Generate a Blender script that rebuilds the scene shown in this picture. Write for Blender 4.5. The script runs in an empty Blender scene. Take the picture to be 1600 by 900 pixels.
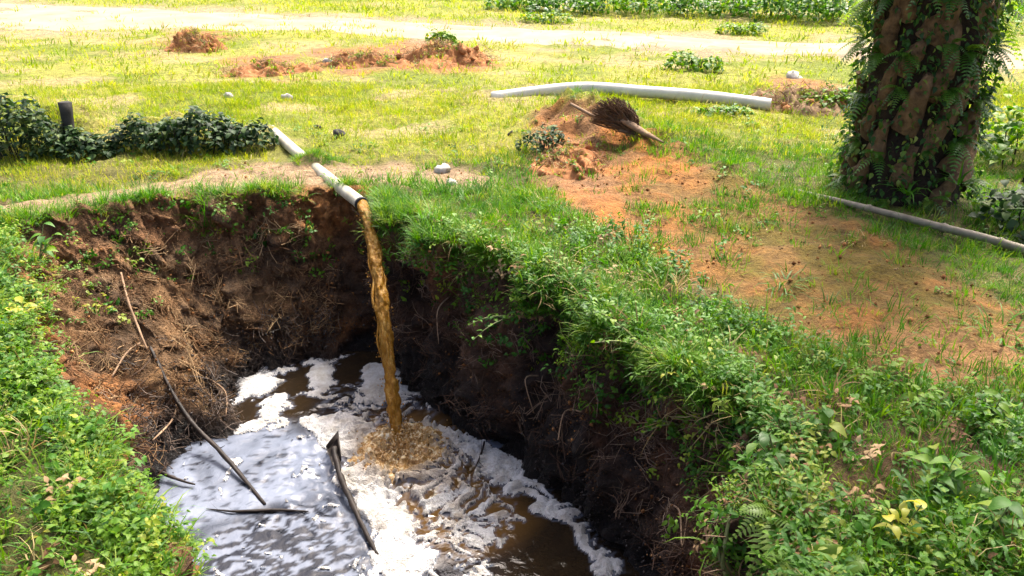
import bpy, math, random
import numpy as np
from mathutils import Vector, Matrix

random.seed(7)
rng = np.random.default_rng(11)
scene = bpy.context.scene
COL = scene.collection

# ------------------------------------------------------------------ camera, sky, sun, exposure
CAM_Z, PITCH, HFOV = 2.0, 23.3, 62.0
cam_d = bpy.data.cameras.new('camera')
cam_d.sensor_fit = 'HORIZONTAL'
cam_d.angle = math.radians(HFOV)
cam_d.clip_start = 0.05
cam_d.clip_end = 2000
cam = bpy.data.objects.new('camera', cam_d)
COL.objects.link(cam)
cam.location = (0, 0, CAM_Z)
cam.rotation_euler = (math.radians(90 - PITCH), 0, 0)
scene.camera = cam

SUN_ELEV, SUN_AZ = 56.0, 26.0            # azimuth measured from +Y towards +X: the sun stands behind the scene
world = bpy.data.worlds.new('World')
scene.world = world
world.use_nodes = True
wn = world.node_tree
for n in list(wn.nodes):
    wn.nodes.remove(n)
sky = wn.nodes.new('ShaderNodeTexSky')
sky.sky_type = 'NISHITA'
sky.sun_disc = False
sky.sun_elevation = math.radians(SUN_ELEV)
sky.sun_rotation = math.radians(SUN_AZ)
sky.dust_density = 8.0
sky.air_density = 0.55
sky.ozone_density = 0.4
bg = wn.nodes.new('ShaderNodeBackground')
bg.inputs['Strength'].default_value = 0.15
wo = wn.nodes.new('ShaderNodeOutputWorld')
wn.links.new(sky.outputs[0], bg.inputs[0])
wn.links.new(bg.outputs[0], wo.inputs[0])

sun_d = bpy.data.lights.new('sun', 'SUN')
sun_d.energy = 2.0
sun_d.angle = math.radians(9)
sun_d.color = (1.0, 0.94, 0.82)
sun = bpy.data.objects.new('sun', sun_d)
COL.objects.link(sun)
_e, _a = math.radians(SUN_ELEV), math.radians(SUN_AZ)
SUN_DIR = Vector((math.sin(_a) * math.cos(_e), math.cos(_a) * math.cos(_e), math.sin(_e)))
sun.rotation_euler = SUN_DIR.to_track_quat('Z', 'Y').to_euler()

scene.view_settings.view_transform = 'Standard'
scene.view_settings.look = 'None'
scene.view_settings.gamma = 1.0
scene.view_settings.exposure = 1.72
scene.cycles.max_bounces = 4
scene.cycles.diffuse_bounces = 3
scene.cycles.glossy_bounces = 2
scene.cycles.transparent_max_bounces = 6
scene.cycles.use_denoising = True

# ------------------------------------------------------------------ measuring helpers
FPX = 800 / math.tan(math.radians(HFOV / 2))
CP, SP = math.cos(math.radians(PITCH)), math.sin(math.radians(PITCH))

def ray(px, py):
    a, b = (px - 800) / FPX, (450 - py) / FPX
    return np.array([a, CP + b * SP, -SP + b * CP])

def on_z(px, py, z=0.0):
    d = ray(px, py)
    t = (z - CAM_Z) / d[2]
    return np.array([d[0] * t, d[1] * t, z])

def on_y(px, py, y):
    d = ray(px, py)
    t = y / d[1]
    return np.array([d[0] * t, y, CAM_Z + d[2] * t])

def to_px(x, y, z):
    dz = z - CAM_Z
    dep = np.maximum(y * CP - dz * SP, 1e-3)
    up = y * SP + dz * CP
    return 800 + FPX * x / dep, 450 - FPX * up / dep, dep

def poly_z(pts, z=0.0):
    return np.array([on_z(px, py, z)[:2] for px, py in pts])

# ------------------------------------------------------------------ noise
def _h(ix, iy, iz, s):
    n = (ix * 374761393 + iy * 668265263 + iz * 2147483647 + s * 974711) & 0xffffffff
    n = ((n ^ (n >> 13)) * 1274126177) & 0xffffffff
    n = n ^ (n >> 16)
    return (n & 0xffff) / 65535.0

def vnoise(x, y, z=0.0, s=0):
    x, y = np.asarray(x, float), np.asarray(y, float)
    z = np.zeros_like(x) + z
    ix, iy, iz = np.floor(x).astype(np.int64), np.floor(y).astype(np.int64), np.floor(z).astype(np.int64)
    fx, fy, fz = x - ix, y - iy, z - iz
    fx, fy, fz = (f * f * f * (f * (f * 6 - 15) + 10) for f in (fx, fy, fz))
    r = 0
    for dx in (0, 1):
        for dy in (0, 1):
            for dz in (0, 1):
                w = (fx if dx else 1 - fx) * (fy if dy else 1 - fy) * (fz if dz else 1 - fz)
                r = r + w * _h(ix + dx, iy + dy, iz + dz, s)
    return r * 2 - 1

def fbm(x, y, z=0.0, s=0, o=4, g=0.5):
    r, a, f = 0, 1, 1
    for k in range(o):
        r = r + a * vnoise(np.asarray(x) * f + k * 17.3, np.asarray(y) * f + k * 5.1, np.asarray(z) * f + k * 3.7, s + k)
        a *= g
        f *= 2.03
    return r

def sstep(a, b, x):
    t = np.clip((x - a) / (b - a), 0, 1)
    return t * t * (3 - 2 * t)

def poly_sd(P, x, y):
    """signed distance to polygon, negative inside"""
    x, y = np.asarray(x, float), np.asarray(y, float)
    d = np.full(x.shape, 1e9)
    ins = np.zeros(x.shape, bool)
    n = len(P)
    for i in range(n):
        ax, ay = P[i]
        bx, by = P[(i + 1) % n]
        ex, ey = bx - ax, by - ay
        t = np.clip(((x - ax) * ex + (y - ay) * ey) / (ex * ex + ey * ey + 1e-12), 0, 1)
        d = np.minimum(d, np.hypot(x - ax - t * ex, y - ay - t * ey))
        c = (ay > y) != (by > y)
        with np.errstate(divide='ignore', invalid='ignore'):
            xi = ax + (y - ay) * ex / (ey if ey != 0 else 1e-12)
        ins ^= c & (x < xi)
    return np.where(ins, -d, d)

# ------------------------------------------------------------------ object helpers
def tag(o, label=None, cat=None, group=None, kind=None):
    if label: o['label'] = label
    if cat: o['category'] = cat
    if group: o['group'] = group
    if kind: o['kind'] = kind
    return o

def mesh_np(name, V, F, smooth=True):
    """F: array (n,3) or (n,4), or a list of such arrays"""
    V = np.asarray(V, np.float32)
    Fs = F if isinstance(F, list) else [F]
    Fs = [np.asarray(f, np.int32) for f in Fs if len(f)]
    me = bpy.data.meshes.new(name)
    me.vertices.add(len(V))
    me.vertices.foreach_set('co', V.ravel())
    loops = np.concatenate([f.ravel() for f in Fs])
    tot = np.concatenate([np.full(len(f), f.shape[1], np.int32) for f in Fs])
    st = np.concatenate([[0], np.cumsum(tot)[:-1]]).astype(np.int32)
    me.loops.add(len(loops))
    me.loops.foreach_set('vertex_index', loops)
    me.polygons.add(len(tot))
    me.polygons.foreach_set('loop_start', st)
    me.polygons.foreach_set('loop_total', tot)
    me.update(calc_edges=True)
    if smooth:
        me.polygons.foreach_set('use_smooth', np.ones(len(tot), bool))
    return me

def link(name, me, mat=None, parent=None, loc=None):
    o = bpy.data.objects.new(name, me)
    COL.objects.link(o)
    if mat is not None and me is not None and len(me.materials) == 0:
        me.materials.append(mat)
    if parent is not None:
        o.parent = parent
    if loc is not None:
        o.location = loc
    return o

def empty(name, loc=(0, 0, 0), rot=(0, 0, 0)):
    o = bpy.data.objects.new(name, None)
    COL.objects.link(o)
    o.location = loc
    o.rotation_euler = rot
    o.empty_display_size = 0.1
    return o

def set_attr(me, name, arr):
    arr = np.asarray(arr, np.float32)
    if arr.ndim == 1:
        a = me.attributes.new(name, 'FLOAT', 'POINT')
        a.data.foreach_set('value', arr)
    else:
        if arr.shape[1] == 3:
            arr = np.concatenate([arr, np.ones((len(arr), 1), np.float32)], 1)
        a = me.attributes.new(name, 'FLOAT_COLOR', 'POINT')
        a.data.foreach_set('color', arr.ravel())

class MB:
    def __init__(self):
        self.v, self.q, self.t = [], [], []
    def add(self, V, Q=(), T=()):
        b = len(self.v)
        self.v.extend([tuple(p) for p in V])
        self.q.extend([tuple(i + b for i in f) for f in Q])
        self.t.extend([tuple(i + b for i in f) for f in T])
    def tube(self, pts, rad, n=8, cap=True, wob=0.0, seed=0, squash=1.0):
        pts = [Vector(p) for p in pts]
        R = rad if hasattr(rad, '__len__') else [rad] * len(pts)
        r = random.Random(seed)
        V, Q, T = [], [], []
        up = Vector((0, 0, 1))
        for i, p in enumerate(pts):
            d = (pts[min(i + 1, len(pts) - 1)] - pts[max(i - 1, 0)]).normalized()
            if abs(d.dot(up)) > 0.95: up = Vector((0.3, 1, 0.1))
            a = d.cross(up).normalized()
            b = a.cross(d).normalized()
            for k in range(n):
                t = 2 * math.pi * k / n
                w = 1 + wob * (r.random() * 2 - 1)
                V.append(p + (a * math.cos(t) + b * math.sin(t) * squash) * R[i] * w)
        for i in range(len(pts) - 1):
            for k in range(n):
                Q.append((i * n + k, i * n + (k + 1) % n, (i + 1) * n + (k + 1) % n, (i + 1) * n + k))
        if cap:
            for i0, rev in ((0, True), ((len(pts) - 1) * n, False)):
                c = len(V)
                V.append(pts[0] if rev else pts[-1])
                for k in range(n):
                    f = (c, i0 + k, i0 + (k + 1) % n)
                    T.append(f if not rev else (f[0], f[2], f[1]))
        self.add(V, Q, T)
    def mesh(self, name, smooth=True):
        return mesh_np(name, np.array(self.v), [np.array(self.q, np.int32).reshape(-1, 4), np.array(self.t, np.int32).reshape(-1, 3)], smooth)
    def obj(self, name, mat, parent=None, smooth=True, loc=None):
        return link(name, self.mesh(name, smooth), mat, parent, loc)

def catmull(P, n, closed=False):
    P = np.asarray(P, float)
    m = len(P)
    out = []
    segs = m if closed else m - 1
    for i in range(segs):
        if closed:
            p0, p1, p2, p3 = P[(i - 1) % m], P[i], P[(i + 1) % m], P[(i + 2) % m]
        else:
            p0, p1, p2, p3 = P[max(i - 1, 0)], P[i], P[i + 1], P[min(i + 2, m - 1)]
        for k in range(n):
            t = k / n
            out.append(0.5 * (2 * p1 + (p2 - p0) * t + (2 * p0 - 5 * p1 + 4 * p2 - p3) * t * t + (3 * p1 - p0 - 3 * p2 + p3) * t ** 3))
    if not closed:
        out.append(P[-1])
    return np.array(out)

# ------------------------------------------------------------------ materials
def new_mat(name):
    m = bpy.data.materials.new(name)
    m.use_nodes = True
    nt = m.node_tree
    p = nt.nodes['Principled BSDF']
    return m, nt, p

def N(nt, t, **kw):
    n = nt.nodes.new(t)
    for k, v in kw.items():
        setattr(n, k, v)
    return n

def ramp(nt, stops):
    r = N(nt, 'ShaderNodeValToRGB')
    el = r.color_ramp.elements
    while len(el) < len(stops):
        el.new(0.5)
    for e, (pos, c) in zip(el, stops):
        e.position = pos
        e.color = (*c, 1) if len(c) == 3 else c
    return r

def noise_node(nt, scale, detail=5, rough=0.6, coord='pos', dist=0.0):
    n = N(nt, 'ShaderNodeTexNoise')
    n.inputs['Scale'].default_value = scale
    n.inputs['Detail'].default_value = detail
    n.inputs['Roughness'].default_value = rough
    n.inputs['Distortion'].default_value = dist
    if coord == 'pos':
        g = N(nt, 'ShaderNodeNewGeometry')
        nt.links.new(g.outputs['Position'], n.inputs['Vector'])
    else:
        g = N(nt, 'ShaderNodeTexCoord')
        nt.links.new(g.outputs['Object'], n.inputs['Vector'])
    return n

def mix_rgb(nt, a, b, f, mode='MIX'):
    m = N(nt, 'ShaderNodeMix', data_type='RGBA', blend_type=mode)
    for sock, val in ((m.inputs[6], a), (m.inputs[7], b), (m.inputs[0], f)):
        if hasattr(val, 'links'):
            nt.links.new(val, sock)
        elif isinstance(val, (int, float)):
            sock.default_value = val
        else:
            sock.default_value = (*val, 1)
    return m.outputs[2]

def bump(nt, p, height, strength=0.5, dist=0.02):
    b = N(nt, 'ShaderNodeBump')
    b.inputs['Strength'].default_value = strength
    b.inputs['Distance'].default_value = dist
    nt.links.new(height, b.inputs['Height'])
    nt.links.new(b.outputs[0], p.inputs['Normal'])
    return b

def leaf_mat(name, stops, trans=0.35, rough=0.45, spec=0.35, posvar=0.25, scale=1.2):
    """per-instance colour, a slow change over the place and light shining through"""
    m, nt, p = new_mat(name)
    oi = N(nt, 'ShaderNodeObjectInfo')
    r = ramp(nt, stops)
    nz = noise_node(nt, scale, 1)
    ma = N(nt, 'ShaderNodeMath', operation='MULTIPLY_ADD')
    nt.links.new(nz.outputs[0], ma.inputs[0])
    ma.inputs[1].default_value = posvar * 2
    ma.inputs[2].default_value = -posvar
    ad = N(nt, 'ShaderNodeMath', operation='ADD', use_clamp=True)
    rn = N(nt, 'ShaderNodeAttribute', attribute_name='rnd')
    sm = N(nt, 'ShaderNodeMath', operation='ADD')
    nt.links.new(oi.outputs['Random'], sm.inputs[0]); nt.links.new(rn.outputs['Fac'], sm.inputs[1])
    fr = N(nt, 'ShaderNodeMath', operation='FRACT')
    nt.links.new(sm.outputs[0], fr.inputs[0])
    nt.links.new(fr.outputs[0], ad.inputs[0])
    nt.links.new(ma.outputs[0], ad.inputs[1])
    nt.links.new(ad.outputs[0], r.inputs[0])
    c = r.outputs[0]
    nt.links.new(c, p.inputs['Base Color'])
    p.inputs['Roughness'].default_value = rough
    p.inputs['Specular IOR Level'].default_value = spec
    tr = N(nt, 'ShaderNodeBsdfTranslucent')
    hs = N(nt, 'ShaderNodeHueSaturation')
    hs.inputs['Saturation'].default_value = 1.1
    hs.inputs['Value'].default_value = 1.5
    nt.links.new(c, hs.inputs['Color'])
    nt.links.new(hs.outputs[0], tr.inputs['Color'])
    mx = N(nt, 'ShaderNodeMixShader')
    mx.inputs[0].default_value = trans
    nt.links.new(p.outputs[0], mx.inputs[1])
    nt.links.new(tr.outputs[0], mx.inputs[2])
    nt.links.new(mx.outputs[0], nt.nodes['Material Output'].inputs[0])
    return m

def simple_mat(name, c1, c2, scale=8, rough=0.8, bumpd=0.01, bumps=0.5, spec=0.3, coord='pos', stretch=None):
    m, nt, p = new_mat(name)
    nz = noise_node(nt, scale, 6, 0.65, coord)
    if stretch:
        mp = N(nt, 'ShaderNodeMapping')
        mp.inputs['Scale'].default_value = stretch
        src = nz.inputs['Vector'].links[0].from_socket
        nt.links.new(src, mp.inputs[0])
        nt.links.new(mp.outputs[0], nz.inputs['Vector'])
    r = ramp(nt, [(0.3, c1), (0.7, c2)])
    nt.links.new(nz.outputs[0], r.inputs[0])
    nt.links.new(r.outputs[0], p.inputs['Base Color'])
    p.inputs['Roughness'].default_value = rough
    p.inputs['Specular IOR Level'].default_value = spec
    if bumpd:
        bump(nt, p, nz.outputs[0], bumps, bumpd)
    return m

def soil_mat():
    m, nt, p = new_mat('soil')
    at = N(nt, 'ShaderNodeAttribute', attribute_name='col')
    wet_shade = N(nt, 'ShaderNodeAttribute', attribute_name='wet')
    n1 = noise_node(nt, 9, 8, 0.7)
    n2 = noise_node(nt, 45, 5, 0.7)
    r1 = ramp(nt, [(0.25, (0.35, 0.33, 0.32)), (0.5, (1, 1, 1)), (0.75, (1.5, 1.42, 1.3))])
    nt.links.new(n1.outputs[0], r1.inputs[0])
    c = mix_rgb(nt, at.outputs['Color'], r1.outputs[0], 1.0, 'MULTIPLY')
    r2 = ramp(nt, [(0.3, (0.45, 0.43, 0.42)), (0.55, (1.05, 1.05, 1.05)), (0.8, (1.5, 1.45, 1.4))])
    nt.links.new(n2.outputs[0], r2.inputs[0])
    c = mix_rgb(nt, c, r2.outputs[0], 0.8, 'MULTIPLY')
    nt.links.new(c, p.inputs['Base Color'])
    mr = N(nt, 'ShaderNodeMapRange')
    mr.inputs['To Min'].default_value = 0.95
    mr.inputs['To Max'].default_value = 0.38
    nt.links.new(wet_shade.outputs['Fac'], mr.inputs['Value'])
    nt.links.new(mr.outputs[0], p.inputs['Roughness'])
    p.inputs['Specular IOR Level'].default_value = 0.3
    ad = N(nt, 'ShaderNodeMath', operation='MULTIPLY_ADD')
    nt.links.new(n2.outputs[0], ad.inputs[0])
    ad.inputs[1].default_value = 0.4
    nt.links.new(n1.outputs[0], ad.inputs[2])
    bump(nt, p, ad.outputs[0], 1.0, 0.08)
    return m

M = {}
M['soil'] = soil_mat()
M['track'] = simple_mat('sandy_track', (0.215, 0.155, 0.10), (0.36, 0.285, 0.20), 1.3, 0.95, 0.03, 0.6)
M['dry_grass'] = leaf_mat('dry_grass', [(0.0, (0.16, 0.10, 0.045)), (0.5, (0.30, 0.21, 0.09)), (1.0, (0.42, 0.34, 0.16))], 0.25, 0.7, 0.2)
M['field_grass'] = leaf_mat('field_grass', [(0.0, (0.13, 0.22, 0.006)), (0.45, (0.23, 0.30, 0.014)), (0.8, (0.34, 0.36, 0.035)), (1.0, (0.44, 0.39, 0.09))], 0.4, 0.6, 0.15, 0.35, 0.5)
M['lush_grass'] = leaf_mat('lush_grass', [(0.0, (0.030, 0.12, 0.005)), (0.5, (0.075, 0.21, 0.008)), (0.85, (0.15, 0.28, 0.012)), (1.0, (0.24, 0.27, 0.04))], 0.38, 0.5, 0.3)
M['cover'] = leaf_mat('ground_cover_leaf', [(0.0, (0.04, 0.12, 0.007)), (0.5, (0.10, 0.21, 0.010)), (0.88, (0.19, 0.29, 0.015)), (1.0, (0.33, 0.34, 0.03))], 0.38, 0.5, 0.3)
M['bank_leaf'] = leaf_mat('bank_leaf', [(0.0, (0.025, 0.10, 0.006)), (0.5, (0.065, 0.19, 0.009)), (0.9, (0.14, 0.26, 0.014)), (1.0, (0.22, 0.27, 0.03))], 0.35, 0.5, 0.3)
M['dark_leaf'] = leaf_mat('dark_leaf', [(0.0, (0.010, 0.028, 0.010)), (0.5, (0.025, 0.06, 0.016)), (0.8, (0.06, 0.11, 0.03)), (1.0, (0.15, 0.19, 0.05))], 0.2, 0.6, 0.25)
M['creeper'] = leaf_mat('creeper_leaf', [(0.0, (0.012, 0.045, 0.008)), (0.5, (0.04, 0.11, 0.014)), (0.85, (0.10, 0.19, 0.02)), (1.0, (0.22, 0.26, 0.05))], 0.35, 0.5, 0.3)
M['yellow_leaf'] = leaf_mat('yellow_leaf', [(0.0, (0.30, 0.34, 0.03)), (1.0, (0.52, 0.46, 0.05))], 0.4, 0.4, 0.4)
M['fern'] = leaf_mat('fern_leaf', [(0.0, (0.03, 0.10, 0.010)), (0.6, (0.065, 0.165, 0.016)), (1.0, (0.13, 0.23, 0.025))], 0.4, 0.4, 0.4)
M['bright_fern'] = leaf_mat('bright_fern_leaf', [(0.0, (0.10, 0.20, 0.02)), (1.0, (0.20, 0.30, 0.04))], 0.45, 0.4, 0.4)
M['dry'] = leaf_mat('dry_straw', [(0.0, (0.12, 0.062, 0.03)), (0.5, (0.24, 0.135, 0.065)), (1.0, (0.40, 0.28, 0.15))], 0.1, 0.8, 0.2)
M['wet_twig'] = leaf_mat('wet_twig', [(0.0, (0.02, 0.014, 0.011)), (0.7, (0.06, 0.04, 0.03)), (1.0, (0.16, 0.11, 0.08))], 0.0, 0.5, 0.3)
M['root'] = leaf_mat('root_fibre', [(0.0, (0.06, 0.035, 0.025)), (0.6, (0.13, 0.08, 0.055)), (1.0, (0.28, 0.20, 0.14))], 0.05, 0.8, 0.2)
M['pvc'] = simple_mat('weathered_pvc', (0.36, 0.32, 0.22), (0.60, 0.56, 0.44), 7, 0.45, 0.002, 0.3, 0.4)
M['white_pipe'] = simple_mat('white_pipe', (0.46, 0.45, 0.40), (0.68, 0.67, 0.62), 4, 0.4, 0.002, 0.2, 0.4)
M['grey_pipe'] = simple_mat('grey_pipe', (0.12, 0.10, 0.07), (0.27, 0.23, 0.165), 9, 0.6, 0.003, 0.4, 0.3)
M['black'] = simple_mat('black_rubber', (0.012, 0.012, 0.013), (0.03, 0.03, 0.03), 20, 0.6, 0.002)
M['stick'] = simple_mat('wet_stick', (0.010, 0.008, 0.007), (0.042, 0.030, 0.024), 16, 0.6, 0.006, 0.7)
M['bark'] = simple_mat('frond_base', (0.05, 0.027, 0.013), (0.26, 0.155, 0.075), 14, 0.85, 0.02, 0.8)
M['trunk'] = simple_mat('trunk_core', (0.010, 0.007, 0.005), (0.05, 0.032, 0.02), 12, 0.95, 0.04, 1.0)
M['stone'] = simple_mat('pale_stone', (0.26, 0.24, 0.20), (0.52, 0.50, 0.46), 12, 0.85, 0.01, 0.6, coord='obj')
M['dark_stone'] = simple_mat('dark_stone', (0.02, 0.02, 0.018), (0.06, 0.055, 0.05), 12, 0.9, 0.01, 0.6, coord='obj')
M['clod'] = simple_mat('red_clod', (0.20, 0.075, 0.025), (0.42, 0.19, 0.075), 10, 0.95, 0.02, 0.7)
M['brown_clod'] = simple_mat('brown_clod', (0.13, 0.075, 0.04), (0.32, 0.21, 0.12), 10, 0.95, 0.02, 0.7)
M['stem'] = simple_mat('green_stem', (0.09, 0.12, 0.03), (0.24, 0.25, 0.10), 10, 0.6, 0.002)
M['husk'] = simple_mat('dead_frond', (0.14, 0.085, 0.05), (0.36, 0.24, 0.15), 16, 0.85, 0.006, 0.6)

# ------------------------------------------------------------------ the pit: rim and waterline, point for point
ZW = -1.2
def wl(px, py):
    return tuple(on_z(px, py, ZW)[:2])
PAIRS = [
    ((-1.12, 2.10), (-0.98, 2.30)), ((-1.70, 2.90), (-1.48, 3.10)), ((-2.27, 3.64), wl(222, 835)), ((-2.86, 4.40), wl(234, 765)),
    ((-3.32, 5.20), wl(285, 702)), ((-3.38, 5.78), wl(356, 672)), ((-2.98, 6.18), wl(358, 616)), ((-2.42, 6.42), wl(405, 582)),
    ((-1.92, 6.56), wl(468, 562)), ((-1.46, 6.66), wl(525, 551)), ((-1.05, 6.42), wl(588, 560)), ((-0.74, 5.92), wl(650, 604)),
    ((-0.34, 5.30), wl(702, 664)), ((0.22, 4.60), wl(800, 722)), ((0.71, 4.08), wl(905, 794)), ((0.93, 3.52), wl(992, 900)),
    ((1.04, 2.98), (0.72, 3.00)), ((0.97, 2.40), (0.68, 2.40)), ((0.70, 1.80), (0.5, 2.05)), ((0.0, 1.52), (0.0, 1.85)), ((-0.80, 1.60), (-0.7, 2.0)),
]
NSUB = 36
RIM = catmull([p[0] for p in PAIRS], NSUB, True)
WAT = catmull([p[1] for p in PAIRS], NSUB, True)
NU = len(RIM)
_u = np.arange(NU) / NSUB
_t = np.roll(RIM, -1, 0) - np.roll(RIM, 1, 0)
_n = np.stack([_t[:, 1], -_t[:, 0]], 1) / np.linalg.norm(_t, axis=1)[:, None]
_ang = 2 * np.pi * np.arange(NU) / NU
RIM = RIM + _n * (0.10 * fbm(np.cos(_ang) * 9, np.sin(_ang) * 9, s=15, o=4) * (1 - 0.85 * np.exp(-((_u - 9.7) / 1.0) ** 2)))[:, None]
WAT = WAT + _n * (0.04 * fbm(np.cos(_ang) * 9, np.sin(_ang) * 9, s=16, o=4))[:, None]
RIMc = RIM[::6]

# heaps and rises: (x, y, radius x, radius y, turn, height)
def W0(px, py): return on_z(px, py, 0)[:2]
BUMPS = []
def add_bump(px, py, rx, ry, h, rot=0.0):
    x, y = W0(px, py)
    BUMPS.append((x, y, rx, ry, rot, h))
add_bump(905, 205, 0.55, 0.75, 0.30, 0.3)         # spoil mound left by the digging
add_bump(1010, 235, 0.9, 0.6, 0.20, -0.4)
add_bump(1130, 285, 1.0, 0.6, 0.12, -0.4)
add_bump(305, 215, 1.25, 0.42, 0.20, 0.0)         # bank under the dark hedge
add_bump(40, 210, 1.2, 0.45, 0.24, 0.1)
add_bump(494, 262, 0.20, 0.13, 0.11)              # soil over the buried length of pipe
add_bump(60, 560, 0.5, 0.7, 0.10)
add_bump(1430, 330, 0.9, 0.9, 0.07)

def H(x, y):
    x, y = np.asarray(x, float), np.asarray(y, float)
    far = sstep(30, 120, np.hypot(x, y))
    z = 0.045 * fbm(x * 0.55, y * 0.55, s=3) + 0.018 * fbm(x * 3.1, y * 3.1, s=9, o=3) * (1 - far)
    z = z + 0.016 * fbm(x * 8.5, y * 8.5, s=13, o=2) * (1 - sstep(10, 14, np.hypot(x, y)))
    for bx, by, rx, ry, ro, h in BUMPS:
        c, s_ = math.cos(ro), math.sin(ro)
        dx, dy = x - bx, y - by
        u, v = (dx * c + dy * s_) / rx, (-dx * s_ + dy * c) / ry
        r2 = u * u + v * v
        z = z + h * np.exp(-r2 * 1.3) * (1 + 0.35 * fbm(x * 5, y * 5, s=21, o=3) * (r2 < 4))
    # land rises slowly beyond the track
    z = z + 0.10 * sstep(19, 26, y + 0.2 * x) + 0.02 * np.clip(y - 26, 0, 200)
    return z

# --- what covers the ground
TRAIL = poly_z([(842, 200), (960, 226), (1060, 255), (1170, 302), (1300, 350), (1440, 412), (1560, 478), (1660, 540), (1660, 630), (1500, 612), (1345, 588),
                (1245, 535), (1165, 482), (1070, 432), (970, 384), (895, 350), (845, 295)])
STRIP = poly_z([(-120, 315), (60, 312), (160, 298), (320, 262), (480, 256), (560, 264), (700, 262), (785, 285), (770, 302), (640, 300), (520, 292),
                (420, 300), (300, 318), (160, 340), (60, 350), (-120, 352)])
RED = [poly_z([(270, 84), (345, 80), (340, 48), (275, 45)]), poly_z([(370, 125), (470, 125), (460, 85), (380, 88)]),
       poly_z([(475, 112), (745, 118), (750, 80), (640, 62), (500, 75)]), poly_z([(1190, 160), (1330, 185), (1330, 140), (1220, 120)]),
       poly_z([(842, 205), (930, 225), (960, 300), (900, 345), (850, 290)])]
TRACK = poly_z([(-350, -22), (0, 2), (400, 14), (800, 38), (1330, 62), (1900, 88), (1900, 135), (1330, 102), (1000, 86), (800, 72), (520, 50), (330, 46), (180, 52), (0, 50), (-350, 25)])

LUSH = poly_z([(560, 292), (640, 288), (740, 300), (830, 300), (900, 350), (990, 385), (1070, 440), (1165, 490), (1245, 545), (1330, 595), (1480, 615), (1700, 640),
               (1900, 1000), (1190, 1000), (1230, 850), (1190, 700), (1100, 600), (1010, 520), (860, 460), (720, 390), (640, 340), (590, 312)])
def soft(P, x, y, w=0.12):
    return 1 - sstep(-w, w, poly_sd(P, x, y))

def cover(x, y):
    """0..1 bareness and the colour of the soil beneath"""
    w = 0.09 * fbm(x * 2.6, y * 2.6, s=31, o=4)
    wf = 0.5 * fbm(x * 1.3, y * 1.3, s=33, o=4)
    t = 1 - sstep(-0.12, 0.16, poly_sd(TRAIL, x, y) + w)
    s_ = 1 - sstep(-0.12, 0.10, poly_sd(STRIP, x, y) + w * 0.9)
    patch = sstep(-0.15, 0.35, fbm(x * 1.9, y * 1.9, s=41, o=4))
    red = np.zeros_like(x)
    for i, P in enumerate(RED):
        red = np.maximum(red, 1 - sstep(-0.3, 0.25, poly_sd(P, x, y) + (wf if i < 4 else w) * 0.8))
    trk = 1 - sstep(-0.9, 0.5, poly_sd(TRACK, x, y) + wf * 1.8)
    return t, s_, patch, red, trk

def ground_colour(x, y):
    t, s_, patch, red, trk = cover(x, y)
    nA = sstep(-0.5, 0.5, fbm(x * 1.1, y * 1.1, s=51))[:, None]
    nB = sstep(-0.4, 0.4, fbm(x * 4.1, y * 4.1, s=57))[:, None]
    c = np.array([0.085, 0.085, 0.022]) * (1 - nA) + np.array([0.15, 0.14, 0.04]) * nA
    field = sstep(7.0, 8.5, y)[:, None]
    c = c * (1 - field) + field * (np.array([0.17, 0.21, 0.02]) * (1 - nA) + np.array([0.28, 0.28, 0.05]) * nA)
    tanp = (sstep(0.15, 0.6, fbm(x * 0.8, y * 1.6, s=55)) * sstep(7.5, 9, y) * 0.8)[:, None]
    c = c * (1 - tanp) + tanp * np.array([0.36, 0.29, 0.13])
    px, py, _ = to_px(x, y, np.zeros_like(x))
    rl = sstep(1150, 930, px + 60 * fbm(x * 1.5, y * 1.5, s=61))[:, None]
    tn = sstep(480, 560, py + 40 * fbm(x * 1.5, y * 1.5, s=63))[:, None]
    moss = np.array([0.16, 0.115, 0.018]) * (1 - nB) + np.array([0.25, 0.14, 0.038]) * nB
    rl = np.clip(rl + 0.55 * sstep(0.0, 0.5, fbm(x * 3.3, y * 3.3, s=65))[:, None], 0, 1)
    tc = moss * (1 - rl) + rl * (np.array([0.39, 0.155, 0.035]) * nB + np.array([0.26, 0.13, 0.045]) * (1 - nB))
    tc = tc * (1 - tn) + tn * (np.array([0.33, 0.18, 0.07]) * nA + np.array([0.24, 0.14, 0.065]) * (1 - nA))
    lsh = soft(LUSH, x, y, 0.12)[:, None]
    c = c * (1 - lsh) + lsh * (np.array([0.10, 0.06, 0.03]) * (1 - nB) + np.array([0.16, 0.10, 0.05]) * nB)
    c = c * (1 - t[:, None]) + t[:, None] * tc
    c = c * (1 - s_[:, None]) + s_[:, None] * np.array([0.36, 0.25, 0.145])
    rc = np.array([0.38, 0.17, 0.06]) * nB + np.array([0.28, 0.15, 0.07]) * (1 - nB)
    c = c * (1 - red[:, None]) + red[:, None] * rc
    c = c * (1 - trk[:, None]) + trk[:, None] * np.array([0.30, 0.24, 0.14])
    return c

def ground_axis(lo, hi, step, reach_lo, reach_hi):
    a = list(np.arange(lo, hi + 1e-6, step))
    s, v = step, a[-1]
    while v < reach_hi:
        s = min(s * 1.07, 12)
        v += s
        a.append(v)
    s, v = step, a[0]
    while v > reach_lo:
        s = min(s * 1.12, 12)
        v -= s
        a.insert(0, v)
    return np.array(a)

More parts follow.
